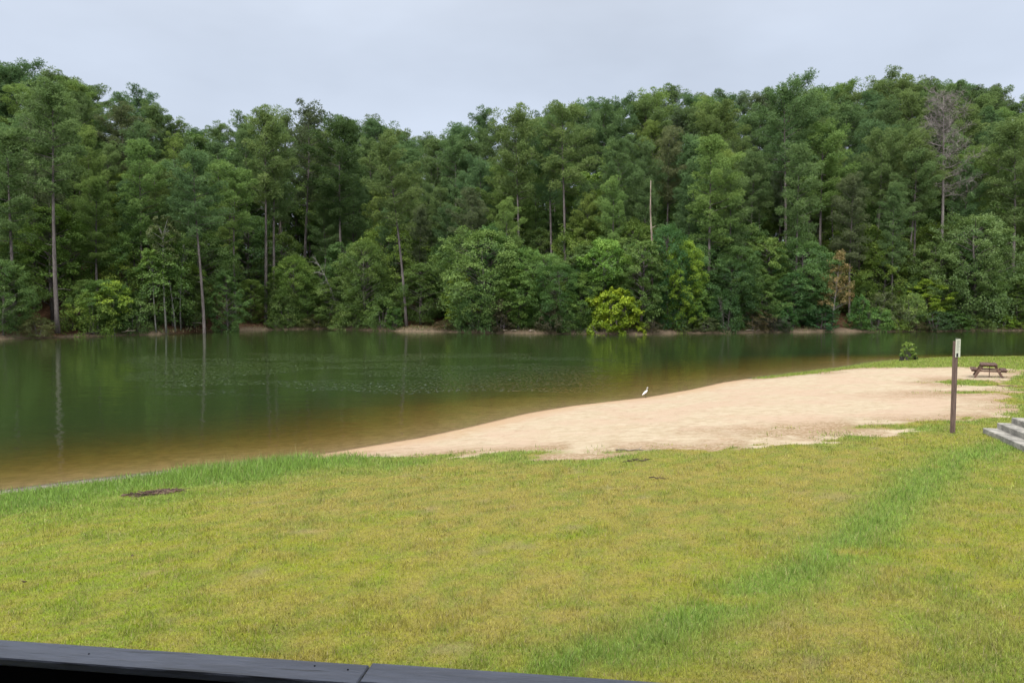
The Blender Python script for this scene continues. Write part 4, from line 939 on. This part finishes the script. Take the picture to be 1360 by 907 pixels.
for k in range(3):
    x = -1.5 + k * 2.5; mb = MB(); mb.box([x, -.012 - (wr - .04) / 2 + .02, (ZR - .042 + .4) / 2], (.09, .05, ZR - .042 - .4), None, .004); mb.build('rail_post', M_RAILF, o)
for k in range(36):
    x = -1.5 + .07 + k * .14
    if min(abs(x - (-1.5 + j * 2.5)) for j in range(3)) < .06: continue
    mb = MB(); mb.box([x, -wr + .062, ZR - .45], (.032, .032, .72), None, .003); mb.build('baluster', M_RAILF, o)
mb = MB()
for px, py in ((118, 868), (418, 884), (462, 889)):
    q = P(px, py, ZR); d = (q - A0)[:2]; u = float(d @ ed); v = float(d @ -nr_)
    mb.tube([[u, v, ZR - .002], [u, v, ZR + .0012]], [.0025, .002], 8)
mb.build('nail_heads', M_RAILF, o)
fl_ = MB(); c = A0[:2] + ed * .8 + nr_ * 1.75
for k in range(24):
    q = A0[:2] + ed * .8 + nr_ * (.17 + k * .145); fl_.box([q[0], q[1], ZR - 1.0], (5.6, .138, .035), Rr, .003)
tag(fl_.build('deck_floor', mat_plain('deck_boards', (.05, .045, .042), .8, .2, 3, .4), None), kind='structure')

# unseen porch inferred from the dark rail: roof and back wall added for shade
M_PORCH = mat_plain('porch_boards', (.06, .05, .045), .85, .2, 3, .3)
pc = A0[:2] + ed * .8
mb = MB(); q = pc + nr_ * 1.55; mb.box([q[0], q[1], ZR + 1.85], (8.0, 3.5, .12), Rr, .01)
tag(mb.build('unseen_porch_roof', M_PORCH), kind='structure')
mb = MB(); q = pc + nr_ * 3.55; mb.box([q[0], q[1], ZR + .30], (8.0, .14, 2.96), Rr, .01)
tag(mb.build('unseen_porch_wall', M_PORCH), kind='structure')

# ------------------------------------------------------------------ sky, sun, camera
SUN_EL, SUN_AZ = math.radians(46), math.radians(200)      # azimuth clockwise from +Y
w = bpy.data.worlds.new('World'); scene.world = w; w.use_nodes = True
nt = w.node_tree; nt.nodes.clear()
def wn(t): return nt.nodes.new('ShaderNode' + t)
out = wn('OutputWorld'); bg = wn('Background'); sky = wn('TexSky'); sky.sky_type = 'NISHITA'; sky.sun_disc = False
sky.sun_elevation = SUN_EL; sky.sun_rotation = SUN_AZ; sky.dust_density = 3.0; sky.air_density = 1.0; sky.ozone_density = 2.0
tc = wn('TexCoord'); sep = wn('SeparateXYZ'); nt.links.new(tc.outputs['Generated'], sep.inputs[0])
mr = wn('MapRange'); mr.interpolation_type = 'SMOOTHSTEP'; nt.links.new(sep.outputs[2], mr.inputs[0])
for i, v in ((1, 0.25), (2, 0.95), (3, 0.0), (4, 1.0)): mr.inputs[i].default_value = v
rm = wn('Mix'); rm.data_type = 'RGBA'; nt.links.new(mr.outputs[0], rm.inputs[0])
rm.inputs[6].default_value = (4.75, 5.3, 6.25, 1); rm.inputs[7].default_value = (15.5, 15.7, 16.0, 1)      # overcast: bright overhead, paler low down
lo = wn('MapRange'); nt.links.new(sep.outputs[2], lo.inputs[0])
for i, v in ((1, 0.10), (2, 0.36), (3, 1.13), (4, 0.97)): lo.inputs[i].default_value = v
ns = wn('TexNoise'); ns.inputs['Scale'].default_value = 3.0; ns.inputs['Detail'].default_value = 4
mp = wn('Mapping'); mp.inputs['Scale'].default_value = (1, 1, 2.5); nt.links.new(tc.outputs['Generated'], mp.inputs[0]); nt.links.new(mp.outputs[0], ns.inputs['Vector'])
nm = wn('MapRange'); nt.links.new(ns.outputs[0], nm.inputs[0])
for i, v in ((1, .3), (2, .7), (3, .90), (4, 1.09)): nm.inputs[i].default_value = v
mu = wn('Math'); mu.operation = 'MULTIPLY'; nt.links.new(nm.outputs[0], mu.inputs[0]); nt.links.new(lo.outputs[0], mu.inputs[1])
sc = wn('VectorMath'); sc.operation = 'SCALE'; nt.links.new(rm.outputs[2], sc.inputs[0]); nt.links.new(mu.outputs[0], sc.inputs['Scale'])
dp = wn('VectorMath'); dp.operation = 'DOT_PRODUCT'; nt.links.new(tc.outputs['Generated'], dp.inputs[0])      # brighter cloud around the veiled sun
dp.inputs[1].default_value = (math.sin(SUN_AZ) * math.cos(SUN_EL), math.cos(SUN_AZ) * math.cos(SUN_EL), math.sin(SUN_EL))
gl = wn('MapRange'); gl.interpolation_type = 'SMOOTHSTEP'; nt.links.new(dp.outputs['Value'], gl.inputs[0])
for i, v in ((1, 0.05), (2, 0.95), (3, 1.0), (4, 2.1)): gl.inputs[i].default_value = v
s2 = wn('VectorMath'); s2.operation = 'SCALE'; nt.links.new(sc.outputs[0], s2.inputs[0]); nt.links.new(gl.outputs[0], s2.inputs['Scale']); sc = s2
fm = wn('Mix'); fm.data_type = 'RGBA'; fm.inputs[0].default_value = 0.90      # cloud cover over the clear sky
nt.links.new(sky.outputs[0], fm.inputs[6]); nt.links.new(sc.outputs[0], fm.inputs[7])
nt.links.new(fm.outputs[2], bg.inputs[0]); bg.inputs[1].default_value = 0.1; nt.links.new(bg.outputs[0], out.inputs[0])

sl = bpy.data.lights.new('overcast_sun', 'SUN'); sl.energy = 1.5; sl.angle = math.radians(25); sl.color = (1, .96, .9)
so = bpy.data.objects.new('overcast_sun', sl); COL.objects.link(so)
sd_ = Vector((math.sin(SUN_AZ) * math.cos(SUN_EL), math.cos(SUN_AZ) * math.cos(SUN_EL), math.sin(SUN_EL)))
so.rotation_euler = sd_.to_track_quat('Z', 'Y').to_euler(); so.location = (0, -20, 60)

cam = bpy.data.cameras.new('camera'); co = bpy.data.objects.new('camera', cam); COL.objects.link(co)
cam.sensor_width = 36; cam.lens = 36 * F / 1360; cam.clip_end = 3000; cam.clip_start = .05
co.location = (0, 0, CAMZ); co.rotation_euler = (PI / 2 - PITCH, 0, 0); scene.camera = co

scene.view_settings.view_transform = 'Standard'; scene.view_settings.look = 'None'; scene.view_settings.gamma = 1; scene.view_settings.exposure = 0.45
scene.render.engine = 'CYCLES'; cy_ = scene.cycles
cy_.max_bounces = 8; cy_.diffuse_bounces = 5; cy_.glossy_bounces = 2; cy_.transmission_bounces = 4; cy_.transparent_max_bounces = 8
cy_.caustics_reflective = False; cy_.caustics_refractive = False; cy_.use_denoising = True; cy_.sample_clamp_indirect = 6
